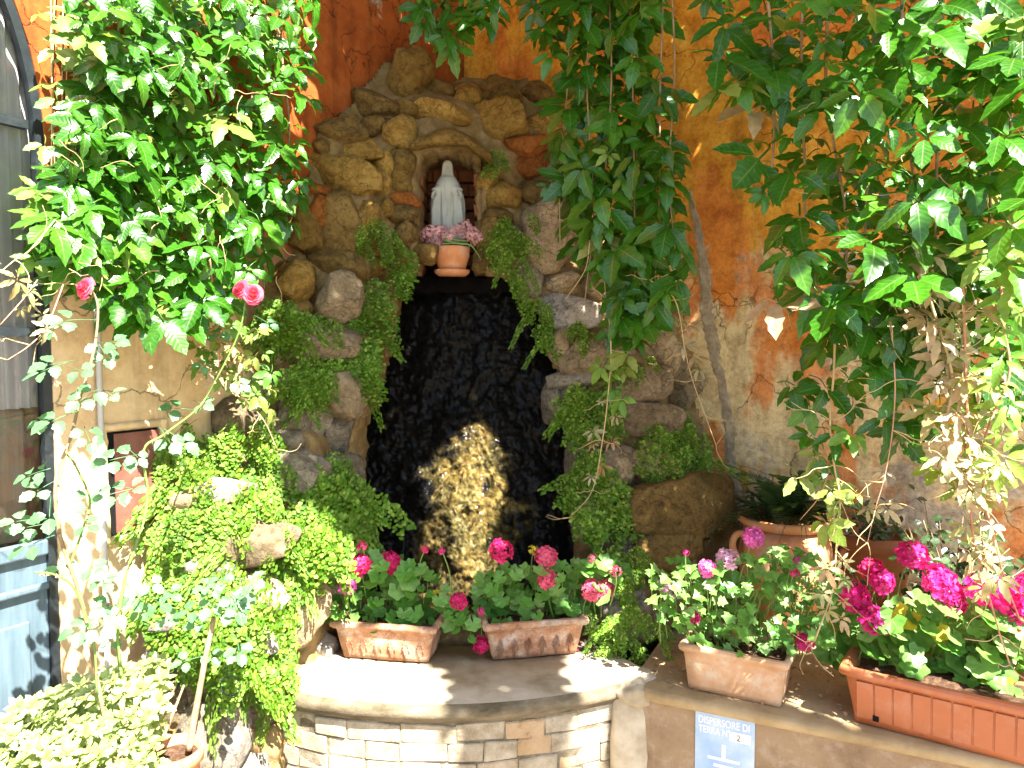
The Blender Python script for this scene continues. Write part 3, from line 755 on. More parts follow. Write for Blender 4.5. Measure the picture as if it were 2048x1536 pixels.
for i in range(NA + 1):
    a = A0 + (A1 - A0) * i / NA
    for (dr, dz) in prof:
        w_ = .004 * noise.noise((a * 9, dr * 40, dz * 60)) + .003 * noise.noise((a * 33, dr * 20, dz * 30))
        v.append(arcp(BR + dr + w_, a, ZT + dz + w_ * .6))
np_ = len(prof)
for i in range(NA):
    for k in range(np_ - 1): q = i * np_ + k; f.append((q, q + np_, q + np_ + 1, q + 1))
f += [tuple(range(np_))[::-1], tuple(NA * np_ + k for k in range(np_))]
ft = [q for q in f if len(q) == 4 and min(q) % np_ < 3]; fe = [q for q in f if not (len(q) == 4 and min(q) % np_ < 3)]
def sub(vs_, fs_):
    ids = sorted({i for q in fs_ for i in q}); mp = {i: k for k, i in enumerate(ids)}
    return [vs_[i] for i in ids], [tuple(mp[i] for i in q) for q in fs_]
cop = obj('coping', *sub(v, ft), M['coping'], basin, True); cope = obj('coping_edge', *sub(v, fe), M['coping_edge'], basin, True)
v = []; f = []
for i in range(61):
    a = A0 + .004 + (A1 - A0 - .008) * i / 60
    v += [arcp(BR - .0385, a, 0), arcp(BR - .0385, a, ZT - .07), arcp(BR - .2, a, ZT - .07), arcp(BR - .2, a, 0)]
for i in range(60):
    for k in range(3): q = 4 * i + k; f.append((q, q + 4, q + 5, q + 1))
f += [(3, 2, 1, 0), (240, 241, 242, 243)]
obj('core', v, f, M['brick_mortar'], basin)
bms = [brick_mesh(20 + i, .105 + .022 * (i % 4), .06, .059, M['brick'], .007) for i in range(10)]
bw = [.105 + .022 * (i % 4) for i in range(10)]
rb = random.Random(5)
for r_ in range(7):
    a = A0 + .012; zc = ZT - .108 - r_ * .0625
    if r_ % 2: a -= .02
    while a < A1 - .03:
        k = rb.randrange(10); da = (bw[k] + .004) / (BR - .04)
        am = a + da / 2
        if am > A1 - .02: break
        p = arcp(BR - .064 + rb.uniform(-.004, .005), am, zc + rb.uniform(-.003, .003))
        put('brick', bms[k], basin, Matrix.Translation(p) @ Matrix.Rotation(am + PI / 2, 4, 'Z') @ Matrix.Rotation(rb.uniform(-.03, .03), 4, 'Y'))
        a += da
# dark wet bed inside the rim
v = [arcp(0, 0, ZT - .035)]; f = []
for i in range(31): v.append(arcp(BR - .44, A0 + (A1 - A0) * i / 30, ZT - .035 + .006 * noise.noise((i * .8, 0, 0))))
for i in range(30): f.append((0, i + 1, i + 2))
obj('basin_bed', v, f, M['wet'], basin)

# ------------------------------------------------------------------ low wall on the right
PA, PB = atz(1283, 1380, ZT), atz(2048, 1534, ZT)
ld = (PB - PA).normalized(); ln_ = Vector((ld.y, -ld.x, 0))          # outward normal
if ln_.y > 0: ln_ = -ln_
LEN = (PB - PA).length * 2.0
def Lo(s, o, z): p = PA + ld * s + ln_ * o; return Vector((p.x, p.y, z))
low = thing('low_wall', 'low brown plastered retaining wall carrying planters on the right', 'wall', Lo(LEN / 2, 0, 0))
v = []; f = []
BD = 1.45
poly = [Lo(.03, -.022, 0), Lo(LEN, -.022, 0), Lo(LEN, -BD, 0), Lo(-.02, -BD, 0), Lo(-.035, -.12, 0), Lo(-.02, -.05, 0), Lo(.0, -.03, 0)]
n = len(poly); v = [Vector((p.x, p.y, 0)) for p in poly] + [Vector((p.x, p.y, ZT - .035)) for p in poly]
f = [(i, (i + 1) % n, (i + 1) % n + n, i + n) for i in range(n)] + [tuple(range(n))[::-1], tuple(range(n, 2 * n))]
obj('wall_body', v, f, M['plaster_low'], low)
v = []; f = []
prof = [(-BD, -.04), (-BD, 0), (-.6, .0), (-.2, 0), (-.02, .0), (-.004, -.006), (.0, -.018), (-.004, -.032), (-.024, -.044)]
N = 120
for i in range(N + 1):
    s_ = -.045 + (LEN + .045) * i / N
    rd = max(0, 1 - (s_ + .045) / .09); cut = .07 * rd ** 2
    for (o_, z_) in prof:
        w_ = .005 * noise.noise((s_ * 9, o_ * 30, z_ * 60)) + .003 * noise.noise((s_ * 40, o_ * 10, z_ * 90))
        v.append(Lo(s_, o_ + w_ - (cut if o_ > -.1 else 0), ZT + z_ + w_ * .5))
np_ = len(prof)
for i in range(N):
    for k in range(np_ - 1): q = i * np_ + k; f.append((q, q + np_, q + np_ + 1, q + 1))
f += [tuple(range(np_))[::-1], tuple(N * np_ + k for k in range(np_))]
obj('coping', v, f, M['coping_low'], low, True)
# rounded stone pilaster at the joint of basin and low wall
me = stone_mesh(900, .06, .06, .27, M['coping'], True, 'corner_stone', 5, 1.15)
put('corner_stone', me, low, Matrix.Translation(Lo(-.055, -.06, .22)))
me = stone_mesh(901, .075, .075, .045, M['coping'], True, 'corner_stone', 4, 1.0)
put('corner_stone', me, low, Matrix.Translation(Lo(-.045, -.08, .465)))

# earthing sign
sa = onplane(1391, 1414, ln_, ln_.dot(Lo(0, -.022, 0)) + .004); 
s0 = (sa - PA).dot(ld); sbp = onplane(1510, 1450, ln_, ln_.dot(Lo(0, -.022, 0)) + .004); s1 = (sbp - PA).dot(ld)
zt = sa.z; sw = s1 - s0; sh = sw * 1.45
sign = thing('metal_sign', 'faded pale blue metal earthing sign fixed to the low wall', 'sign', Lo((s0 + s1) / 2, -.02, zt - sh))
vv, ff = box_v(ld * sw, ln_ * .003, Vector((0, 0, sh)), Lo(s0, -.021, zt - sh)); bevel(obj('plate', vv, ff, M['sign_blue'], sign), .001)
SM = Matrix((ld, Vector((0, 0, 1)), ln_)).transposed().to_4x4()
def text(s, size, x, z, m, nm, sx=1.0):
    cu = bpy.data.curves.new(nm, 'FONT'); cu.body = s; cu.size = size; cu.extrude = .0002; cu.align_x = 'LEFT'; cu.offset = size * .022
    to = bpy.data.objects.new(nm, cu); COL.objects.link(to)
    dg = bpy.context.evaluated_depsgraph_get(); me = bpy.data.meshes.new_from_object(to.evaluated_get(dg)); bpy.data.objects.remove(to)
    me.materials.clear(); me.materials.append(m); me.name = nm
    return put(nm, me, sign, Matrix.Translation(Lo(s0 + x, -.0172, zt - z)) @ SM @ Matrix.Diagonal((sx, 1, 1, 1)))
text('DISPERSORE DI', sw * .185, sw * .05, sw * .25, M['sign_white'], 'lettering', .70)
text('TERRA N°', sw * .175, sw * .06, sw * .41, M['sign_white'], 'lettering', .70)
vv, ff = box_v(ld * sw * .36, ln_ * .0006, Vector((0, 0, sw * .17)), Lo(s0 + sw * .58, -.0176, zt - sw * .47)); obj('number_tape', vv, ff, M['sign_tape'], sign)
text('2', sw * .15, sw * .70, sw * .445, M['sign_ink'], 'lettering', .9)
def bar(x0, z0_, w_, h_):
    vv, ff = box_v(ld * sw * w_, ln_ * .0005, Vector((0, 0, sw * h_)), Lo(s0 + sw * x0, -.0178, zt - sw * z0_)); obj('earth_symbol_bar', vv, ff, M['sign_white'], sign)
bar(.455, .80, .07, .24); bar(.22, .86, .54, .055); bar(.32, .98, .34, .055); bar(.41, 1.10, .16, .055)
for x_ in (.02, .97):
    vv, ff = lathe([(.0, .004), (.0025, .003), (.003, 0)], 8)
    put('screw', mesh('screw', vv, ff, M['metal_dark']), sign, Matrix.Translation(Lo(s0 + sw * x_, -.018, zt - sw * .025)) @ SM)

# ================================================================== OBJECTS
# ------------------------------------------------------------------ statue in the niche
SY = 3.40
sb0 = at(896, 482, SY); sk = SY / F / 5.69
prof = [(190, 0), (194, 18), (203, 34), (220, 48), (250, 58), (300, 63), (350, 68), (375, 76), (400, 100), (450, 130), (500, 150), (535, 162), (560, 166), (600, 178), (650, 187), (750, 194), (900, 192), (1000, 190), (1092, 196)]
def hwid(y):
    for i in range(len(prof) - 1):
        if prof[i][0] <= y <= prof[i + 1][0]:
            a = (y - prof[i][0]) / (prof[i + 1][0] - prof[i][0]); return prof[i][1] + (prof[i + 1][1] - prof[i][1]) * a
    return prof[-1][1]
v = []; f = []; NT_, NH = 120, 150
def g(x, s): return math.exp(-(x / s) ** 2)
for j in range(NH + 1):
    y_ = 190 + (1092 - 190) * (j / NH) ** 1.15; hw = hwid(y_)
    low_ = max(0, min(1, (y_ - 400) / 250))
    for i in range(NT_):
        q = 2 * PI * i / NT_                            # 0 is the front, towards the camera
        fr_ = math.cos(q); sd = math.sin(q)
        a = hw * sd; b = -hw * fr_ * (.95 if y_ < 380 else .95 - .33 * low_)
        rad = 1.0
        dq = math.atan2(math.sin(q), math.cos(q))
        rad += low_ * (.035 * math.sin(11 * q + .004 * y_) + .02 * math.sin(23 * q + .006 * y_) + .03 * math.sin(7 * q + 1)) * (.35 + .7 * abs(dq) / PI)
        # veil hood with the face set back inside
        face = g(dq, .75) * g((y_ - 275) / 1.0, 62)
        rad -= .42 * face; rad += .18 * g(dq - .95, .2) * g(y_ - 290, 90) + .18 * g(dq + .95, .2) * g(y_ - 290, 90)
        rad += .16 * g(dq, .16) * g(y_ - 278, 18) + .06 * g(dq, .3) * g(y_ - 315, 14) - .07 * (g(dq - .33, .14) + g(dq + .33, .14)) * g(y_ - 258, 10) - .05 * g(dq, .2) * g(y_ - 302, 5)
        # forearms and sleeves, mantle edge below
        for sg in (-1, 1):
            rad += .34 * g(dq - sg * .85, .30) * g(y_ - 535, 32) - .13 * g(dq - sg * .85, .26) * g(y_ - 592, 20)
            rad += .17 * g(dq - sg * (.75 + .0004 * (y_ - 560)), .10) * (1 if y_ > 560 else g(y_ - 560, 30)) * low_
            rad -= .17 * g(dq - sg * .52, .16) * low_ * (1 if y_ > 590 else g(y_ - 590, 40))
        rad += .09 * g(dq - .25 + .0007 * (y_ - 560), .06) * low_ + .08 * g(dq + .05 - .0009 * (y_ - 560), .05) * low_ + .06 * g(dq + .35 - .0004 * (y_ - 560), .05) * low_
        v.append((sb0.x + a * rad * sk, SY + b * rad * sk, sb0.z - (y_ - 1092) * sk))
for j in range(NH):
    for i in range(NT_):
        i2 = (i + 1) % NT_; f.append((j * NT_ + i, (j + 1) * NT_ + i, (j + 1) * NT_ + i2, j * NT_ + i2))
f += [tuple(range(NT_)), tuple(NH * NT_ + k for k in range(NT_))[::-1]]
statue = thing('statue', 'small pale stone statue of a veiled robed woman standing in the grotto niche', 'statue', (sb0.x, SY, sb0.z))
obj('robed_body', v, f, M['statue'], statue, True)
for sg in (-1, 1):                                       # open hands held out low beside the robe
    hb_ = MB()
    w_ = Vector((sb0.x + sg * 150 * sk, SY - 135 * sk, sb0.z + (1092 - 585) * sk))
    hb_.add(*tube([w_ + Vector((-sg * 24, 18, 34)) * sk, w_, w_ + Vector((sg * 8, -8, -22)) * sk], 17 * sk, 14 * sk, 8, 4))
    for k in range(4):
        o_ = Vector(((k - 1.5) * 8, -9, -20)) * sk
        hb_.add(*tube([w_ + o_, w_ + o_ + Vector((sg * 5, -6, -(20 + 5 * (k in (1, 2))))) * sk, w_ + o_ + Vector((sg * 8, -14, -(36 + 8 * (k in (1, 2))))) * sk], 4.6 * sk, 3 * sk, 6, 3))
    hb_.add(*tube([w_ + Vector((-sg * 14, -6, -4)) * sk, w_ + Vector((-sg * 24, -14, -16)) * sk, w_ + Vector((-sg * 26, -20, -28)) * sk], 5 * sk, 3.4 * sk, 6, 3))
    hb_.obj('hand', M['statue'], statue, True)
vv, ff = lathe([(0, -.02), (.085, -.02), (.088, -.004), (.082, .002), (0, .004)], 32)
put('plinth', mesh('plinth', vv, ff, M['statue'], True), statue, Matrix.Translation((sb0.x, SY, sb0.z - .002)))

# ------------------------------------------------------------------ flower parts
def floret_head(seed, n=26, squash=.8, pet=.40):
    rg = random.Random(seed); mb = MB()
    for i in range(n):
        z_ = 1 - 1.45 * i / n; q = i * 2.39996 + rg.uniform(-.2, .2); r_ = math.sqrt(max(0, 1 - z_ * z_))
        d = Vector((r_ * math.cos(q), r_ * math.sin(q), z_ * squash)).normalized()
        c = Vector((r_ * math.cos(q), r_ * math.sin(q), z_ * squash)) * rg.uniform(.68, 1.02)
        mt = frame(c, Vector((rg.uniform(-1, 1), rg.uniform(-1, 1), rg.uniform(-1, 1))), d + Vector((rg.uniform(-.3, .3), rg.uniform(-.3, .3), rg.uniform(-.3, .3))))
        pl = pet * rg.uniform(.85, 1.15)
        for k in range(5):
            qq = 2 * PI * k / 5 + rg.uniform(-.15, .15); cs, sn = math.cos(qq), math.sin(qq)
            P_ = []
            for (a, b, h) in ((.05, 0, 0), (.5, -.34, .06), (.5, .34, .06), (.9, -.3, .16), (.9, .3, .16), (1.05, 0, .10), (.6, 0, .0)):
                P_.append(Vector(((a * cs - b * sn) * pl, (a * sn + b * cs) * pl, (h + rg.uniform(-.05, .05)) * pl)))
            mb.add(P_, [(0, 1, 6), (0, 6, 2), (1, 3, 5, 6), (6, 5, 4, 2)], mt)
    return mb.mesh('flower_head', M['p_magenta'], False)
HEADS = [floret_head(i, 17 + 3 * i, .75, .50) for i in range(5)]
SPARSE = [floret_head(10 + i, 10, .7, .46) for i in range(2)]
DENSE = [floret_head(20 + i, 34, .9, .26) for i in range(3)]

def ger_leaf(seed, lobes=7):
    rg = random.Random(seed); v = [(0, 0, 0)]; f = []; n = lobes * 4
    for ring_, rr in ((0, .5), (1, 1.0)):
        for i in range(n):
            a = -PI * .92 + 2 * PI * .92 * i / (n - 1)
            lob = 1 + (.13 * math.cos(a * lobes / .92 * 1.0) if ring_ else 0) + rg.uniform(-.03, .03)
            r_ = rr * lob * (1 if abs(a) < 2.4 else .86)
            z_ = .16 * rr * rr + .07 * math.cos(a * lobes / .92) * rr + rg.uniform(-.03, .03)
            v.append((r_ * math.sin(a), r_ * math.cos(a) + .12, z_))
    for i in range(n - 1):
        f += [(0, 1 + i, 2 + i), (1 + i, 1 + n + i, 2 + n + i, 2 + i)]
    v = [(a, b, c) for a, b, c in v]
    return mesh('leaf', v, f, M['ger_leaf'], True)
GL = [ger_leaf(i, 5 + i % 3) for i in range(6)]
def ivy_leaf(seed):
    rg = random.Random(seed); v = [(0, .2, 0)]; f = []
    pr = [(0, -.05), (.35, -.12), (.75, .1), (.5, .3), (.82, .62), (.42, .66), (0, 1.1)]
    P_ = pr + [(-a, b) for a, b in pr[-2:0:-1]]
    for a, b in P_: v.append((a + rg.uniform(-.06, .06), b + rg.uniform(-.06, .06), .16 * abs(a) + rg.uniform(-.05, .05) - .1 * b * b))
    n = len(P_)
    for i in range(n): f.append((0, 1 + i, 1 + (i + 1) % n))
    return mesh('leaf', v, f, M['ger_leaf'])
IVY = [ivy_leaf(i) for i in range(5)]

# ------------------------------------------------------------------ planters
def planter(name, label, cat, p0, p1, h, dep, m, flare=.025, rim=.012, inset=0, group=None):
    """p0, p1: bottom front corners (world). Returns thing and a frame (origin, along, back)"""
    al = (p1 - p0); W = al.length; al.normalize(); bk = Vector((-al.y, al.x, 0))
    if bk.y < 0: bk = -bk
    th = thing(name, label, cat, (p0 + p1) / 2 + bk * dep / 2, group)
    def lvl(e, z_): return [p0 - al * e - bk * e + Vector((0, 0, z_)), p0 + al * (W + e) - bk * e + Vector((0, 0, z_)), p0 + al * (W + e) + bk * (dep + e) + Vector((0, 0, z_)), p0 - al * e + bk * (dep + e) + Vector((0, 0, z_))]
    L = [lvl(0, .002), lvl(flare * .85, h - .028), lvl(flare + rim, h - .024), lvl(flare + rim + .002, h - .004), lvl(flare + rim - .004, h), lvl(flare - .006, h), lvl(flare * .7 - .014, h - .035)]
    v = [q for l in L for q in l]; f = [(3, 2, 1, 0)]
    for i in range(len(L) - 1):
        for k in range(4): k2 = (k + 1) % 4; f.append((4 * i + k, 4 * i + k2, 4 * i + 4 + k2, 4 * i + 4 + k))
    b = obj('box_body', v, f, m, th)
    bm = bmesh.new(); bm.from_mesh(b.data)
    bmesh.ops.bevel(bm, geom=bm.edges[:], offset=.004, segments=2, affect='EDGES', clamp_overlap=True)
    bmesh.ops.subdivide_edges(bm, edges=[e for e in bm.edges if e.calc_length() > .06], cuts=6, use_grid_fill=True)
    for q in bm.verts: q.co += noise.noise_vector(q.co * 14) * .0025
    bm.to_mesh(b.data); bm.free()
    for pl in b.data.polygons: pl.use_smooth = True
    s = lvl(flare * .7 - .014, h - .03); n = 10; v = []; f = []
    for j in range(n + 1):
        for i in range(n + 1):
            q = s[0].lerp(s[1], i / n).lerp(s[3].lerp(s[2], i / n), j / n); v.append(q + Vector((0, 0, .012 * noise.noise(q * 30))))
    for j in range(n):
        for i in range(n): k = j * (n + 1) + i; f.append((k, k + 1, k + n + 2, k + n + 1))
    obj('soil', v, f, M['soil'], th, True)
    return th, al, bk, W
def palmette(seed):
    mb = MB()
    for k in range(-3, 4):
        a = k * .36; L_ = 1 - .09 * abs(k)
        P_ = [(0, 0, 0), (.22 * math.sin(a) * L_, 0, .4 * L_), (.5 * math.sin(a) * L_, 0, .8 * L_ * math.cos(a * .6)), ((.62 + .1) * math.sin(a) * L_, 0, .72 * L_ * math.cos(a * .9))]
        mb.add(*tube(P_, .055, .03, 5, 3))
    return mb.mesh('relief_leaf', M['terracotta_old'], True)
PALM = palmette(0)
b1 = planter('terracotta_planter', 'weathered leaf moulded terracotta planter on the left of the basin rim', 'planter', atz(688, 1316, ZT), atz(856, 1328, ZT), .142, .125, M['terracotta_old'])
b2 = planter('terracotta_planter', 'leaf moulded terracotta planter on the right of the basin rim', 'planter', atz(985, 1322, ZT), atz(1152, 1308, ZT), .142, .125, M['terracotta_old'])
for (th, al, bk, W), p0 in ((b1, atz(688, 1316, ZT)), (b2, atz(985, 1322, ZT))):
    n = 6
    for k in range(n):
        s_ = W * (k + .5) / n
        q = p0 + al * s_ - bk * .004 + Vector((0, 0, .012))
        tilt = Matrix.Rotation(math.atan(.021 / .114), 4, al)
        put('relief_leaf', PALM, th, Matrix.Translation(q) @ tilt @ Matrix((al, bk, Vector((0, 0, 1)))).transposed().to_4x4() @ Matrix.Diagonal((.032, .13, .088, 1)))
q0, q1 = atz(1377, 1378, ZT), atz(1560, 1418, ZT)
b3 = planter('terracotta_planter', 'plain pale terracotta planter on the low wall beside the sign', 'planter', q0, q1, .155, .16, M['terracotta_pale'], .018, .008)
q0, q1 = atz(1712, 1446, ZT), atz(2120, 1552, ZT)
b4 = planter('plastic_planter', 'long ribbed orange brown plastic planter on the low wall at the right edge', 'planter', q0, q1, .175, .17, M['plastic'], .03, .012)
th, al, bk, W = b4
n = 10
for k in range(n):
    s0_ = W * k / n + .002; w_ = W / n - .004
    tl = math.tan(.028 / .147)
    a = q0 + al * s0_ - bk * .0035 + Vector((0, 0, .022)); up = Vector((0, 0, .115)) - bk * (.0215)
    vv, ff = box_v(al * w_, bk * .006, up, a - bk * .003)
    bevel(obj('rib_panel', vv, ff, M['plastic'], th), .002)
vv, ff = box_v(al * .016, bk * .004, Vector((0, 0, .016)), q0 + al * .045 - bk * .0112 + Vector((0, 0, .024)))
obj('drain_hole', vv, ff, M['black'], th)  # raised black block, painted as the shade inside a hole

# ------------------------------------------------------------------ geraniums
def geranium(label, base_y, poly, nleaf, lsize, heads, soil, leafset, seed, dY=(-.08, .10), extra_yellow=0, group='geraniums in planters'):
    rg = random.Random(seed)
    th = thing('geranium', label, 'geranium', soil, group)
    stems = MB()
    for i, (x_, y_) in enumerate(scatter(poly, nleaf, 6, seed)):
        Y = base_y(x_) + rg.uniform(*dY)
        p = at(x_, y_, Y)
        nr = Vector((rg.uniform(-.5, .5), -rg.uniform(.3, .8), rg.uniform(.4, 1.0)))
        yd = Vector((rg.uniform(-1, 1), -rg.uniform(0, .6), -rg.uniform(-.2, 1)))
        s_ = lsize * rg.uniform(.6, 1.2)
        m_ = None
        if extra_yellow and i < extra_yellow: m_ = M['ger_yellow']
        put('leaf', rg.choice(leafset), th, frame(p, yd, nr, s_), mat=m_)
        if i % 2 == 0:
            q = Vector((p.x * .9 + soil[0] * .1 + rg.uniform(-.02, .02), base_y(x_) + .03, max(soil[2], p.z - rg.uniform(.06, .14))))
            stems.add(*tube([q, q.lerp(p, .6) + Vector((0, .01, .012)), p + Vector((0, .004, 0))], .0022, .0014, 4, 3))
    stems.obj('leaf_stalks', M['stem_green'], th, True, 'stuff')
    for (x_, y_, r_, m_, kind) in heads:
        Y = base_y(x_) + rg.uniform(dY[0], dY[1] * .3); p = at(x_, y_, Y); k = Y / F
        me = rg.choice({'d': HEADS, 's': SPARSE}[kind])
        up = Vector((rg.uniform(-.35, .35), -.75, .65))
        put('flower_head', me, th, frame(p, rv(1), up, (r_ * k * rg.uniform(.8, 1.0), r_ * k * rg.uniform(.8, 1.0), r_ * k * rg.uniform(.7, .9))), mat=M[m_])
        q = Vector((p.x + rg.uniform(-.03, .03), Y + .05, max(soil[2] - .01, p.z - rg.uniform(.12, .22))))
        vv, ff = tube([q, q.lerp(p, .55) + Vector((rg.uniform(-.012, .012), .01, 0)), p + Vector((0, .012, -.004))], .0026, .002, 6, 5)
        obj('flower_stalk', vv, ff, M['stem_green'], th, True)
    return th
zc = ZT + .12
s1_ = b1[0].location; s2_ = b2[0].location; s3_ = b3[0].location; s4_ = b4[0].location
geranium('geranium with magenta and crimson heads in the left planter on the basin rim', lambda x: s1_.y, [(640, 1120), (700, 1090), (780, 1120), (860, 1130), (900, 1180), (950, 1230), (940, 1290), (900, 1250), (850, 1262), (700, 1262), (650, 1230), (640, 1190)], 120, .030,
 [(650, 1131, 20, 'p_violet', 'd'), (708, 1140, 25, 'p_violet', 'd'), (722, 1128, 24, 'p_crimson', 'd'), (695, 1172, 19, 'p_violet', 'd'), (782, 1125, 23, 'p_crimson', 'd'), (724, 1092, 12, 'p_crimson', 's'), (850, 1098, 9, 'p_crimson', 's'), (884, 1102, 8, 'p_magenta', 's'), (916, 1203, 18, 'p_crimson', 'd'), (962, 1222, 9, 'p_magenta', 's'), (962, 1290, 18, 'p_crimson', 'd'), (876, 1186, 14, 'ger_yellow', 's')], (s1_.x, s1_.y, zc), GL, 1)
geranium('geranium with coral pink heads in the right planter on the basin rim', lambda x: s2_.y, [(960, 1160), (1000, 1130), (1060, 1140), (1120, 1130), (1180, 1110), (1250, 1130), (1260, 1180), (1200, 1200), (1180, 1240), (1150, 1232), (990, 1255), (955, 1240)], 110, .030,
 [(1001, 1103, 24, 'p_crimson', 'd'), (1092, 1114, 26, 'p_coral', 'd'), (1095, 1160, 23, 'p_coral', 'd'), (1185, 1180, 24, 'p_coral', 'd'), (1213, 1178, 20, 'p_coral', 'd'), (1186, 1118, 12, 'p_coral', 's'), (1066, 1100, 12, 'ger_yellow', 's')], (s2_.x, s2_.y, zc), GL, 2)
geranium('trailing ivy geranium with lilac pink heads in the plain terracotta planter', lambda x: s3_.y - .02 + (x - 1480) * -.0004, [(1300, 1140), (1350, 1110), (1400, 1130), (1500, 1110), (1560, 1090), (1640, 1110), (1690, 1150), (1650, 1210), (1630, 1290), (1560, 1300), (1490, 1300), (1470, 1330), (1440, 1300), (1390, 1290), (1350, 1250), (1300, 1210)], 280, .030,
 [(1507, 1076, 21, 'p_violet', 'd'), (1455, 1119, 22, 'p_lilac', 'd'), (1415, 1137, 21, 'p_violet', 'd'), (1606, 1127, 21, 'p_violet', 'd'), (1330, 1170, 19, 'p_lilac', 'd'), (1338, 1192, 16, 'p_lilac', 'd'), (1384, 1230, 19, 'p_magenta', 'd'), (1612, 1285, 20, 'p_magenta', 'd'), (1590, 1145, 12, 'p_magenta', 's'), (1372, 1105, 8, 'p_magenta', 's'), (1232, 1142, 12, 'p_coral', 's')], (s3_.x, s3_.y, zc), IVY, 3, (-.1, .12))
k4 = lambda x: 2.26 - (x - 1700) / 350 * .20
geranium('geranium with large hot pink heads in the long plastic planter', k4, [(1650, 1260), (1690, 1200), (1760, 1230), (1830, 1200), (1900, 1210), (2060, 1220), (2060, 1410), (1960, 1395), (1900, 1380), (1800, 1350), (1690, 1335), (1650, 1300)], 185, .038,
 [(1826, 1111, 36, 'p_magenta', 'd'), (1745, 1140, 26, 'p_crimson', 'd'), (1762, 1162, 30, 'p_magenta', 'd'), (1708, 1192, 33, 'p_magenta', 'd'), (1752, 1243, 36, 'p_magenta', 'd'), (1880, 1165, 38, 'p_magenta', 'd'), (1900, 1200, 34, 'p_magenta', 'd'), (1960, 1180, 36, 'p_magenta', 'd'), (2005, 1190, 44, 'p_magenta', 'd'), (2040, 1225, 40, 'p_magenta', 'd'), (1781, 1168, 9, 'p_crimson', 's'), (2060, 1170, 30, 'p_magenta', 'd')], (s4_.x, s4_.y, ZT + .15), GL, 4, (-.09, .09), 6)
# fallen petals and blossom litter on the basin rim
rg = random.Random(44)
PETAL = mesh('petal', [(0, 0, 0), (.5, .3, .1), (.3, .9, .15), (-.3, .9, .12), (-.5, .3, .1)], [(0, 1, 2, 3, 4)], M['p_coral'])
for i in range(26):
    p = atz(rg.uniform(1150, 1235), rg.uniform(1262, 1300), ZT + .006)
    o_ = put('fallen_petal', PETAL, None, frame(p, rv(1), Vector((rg.uniform(-.5, .5), -.5, 1)), .013)); tag(o_, 'fallen pink petal lying in the litter beside the right planter on the rim', 'petal', 'fallen petals on the basin rim')

# ------------------------------------------------------------------ niche flower pot and saucer
PY = 3.30
pz = at(905, 552, PY).z; px_ = at(904, 552, PY).x; k = PY / F
vv, ff = lathe([(0, 0), (27 * k, 0), (34 * k, 5 * k), (36 * k, 11 * k), (34 * k, 11 * k), (30 * k, 6 * k), (0, 5 * k)], 40)
sc = put('saucer', mesh('saucer', vv, ff, M['terracotta'], True), None, Matrix.Translation((px_, PY, pz))); tag(sc, 'round terracotta saucer under the small pot below the statue', 'saucer')
pot = thing('flower_pot', 'small round terracotta pot of pink flowers in front of the statue', 'flowerpot', (px_, PY, pz + 7 * k))
vv, ff = lathe([(0, 0), (25 * k, 0), (30 * k, 18 * k), (33.5 * k, 30 * k), (34.5 * k, 31 * k), (36 * k, 48 * k), (34.5 * k, 50.5 * k), (31 * k, 50 * k), (30 * k, 40 * k), (0, 40 * k)], 40)
put('pot_body', mesh('pot_body', vv, ff, M['terracotta'], True), pot, Matrix.Translation((px_, PY, pz + 6 * k)))
vv, ff = lathe([(0, 41 * k), (30.5 * k, 41 * k)], 24); put('soil', mesh('soil', vv, ff, M['soil'], True), pot, Matrix.Translation((px_, PY, pz + 6 * k)))
bq = thing('pink_flowers', 'bunch of pale pink clustered blossoms in the pot below the statue', 'flowers', (px_, PY, pz + 47 * k))
rg = random.Random(9)
for (x_, y_, r_) in [(846, 472, 13), (858, 464, 14), (868, 474, 15), (877, 462, 13), (879, 484, 10), (862, 482, 11), (890, 468, 10), (905, 462, 10), (917, 458, 13), (932, 452, 13), (925, 468, 12), (945, 464, 13), (956, 474, 12), (948, 480, 11), (940, 472, 11), (900, 474, 9), (874, 489, 8), (887, 458, 9)]:
    Y = PY - .04 + rg.uniform(-.03, .03); p = at(x_, y_, Y)
    put('flower_head', rg.choice(DENSE), bq, frame(p, rv(1), Vector((rg.uniform(-.4, .4), -.8, .5)), r_ * k), mat=M['p_pale'])
    q = Vector((px_ + (p.x - px_) * .25, PY, pz + 46 * k)); vv, ff = tube([q, q.lerp(p, .5) + Vector((0, 0, -.012)), p], .002, .0015, 5, 4); obj('flower_stalk', vv, ff, M['stem_green'], bq, True)
for pts in ([(888, 480), (912, 486), (940, 490), (952, 503), (962, 520)], [(884, 488), (905, 487), (930, 489)], [(889, 476), (915, 480), (934, 482)]):
    vv, ff = tube([at(a, b, PY - .06) for a, b in pts], .0042, .0022, 6, 5); obj('flower_stalk', vv, ff, M['stem_green'], bq, True)

# ------------------------------------------------------------------ urn, pots behind
UY = 2.86
ub = Vector((at(1568, 1200, UY).x, UY, ZT)); k = UY / F
urn = thing('terracotta_urn', 'large two handled terracotta urn behind the ivy geranium', 'urn', ub)
hU = at(1568, 1030, UY).z - ZT
prof = [(0, 0), (.085, 0), (.095, .015), (.088, .03), (.125, .1), (.165, .22), (.175, .30), (.168, .36), (.15, .42), (.145, hU - .045), (.165, hU - .035), (.178, hU - .022), (.178, hU - .006), (.168, hU), (.15, hU - .004), (.14, hU - .05), (0, hU - .05)]
prof = [(a, min(b, hU)) if b <= .42 or True else (a, b) for a, b in prof]
sc_ = hU / .46; prof = [(a, b if b > hU - .06 else b * min(1, (hU - .06) / .42)) for a, b in prof]
vv, ff = lathe(prof, 56); put('urn_body', mesh('urn_body', vv, ff, M['urn'], True), urn, Matrix.Translation(ub))
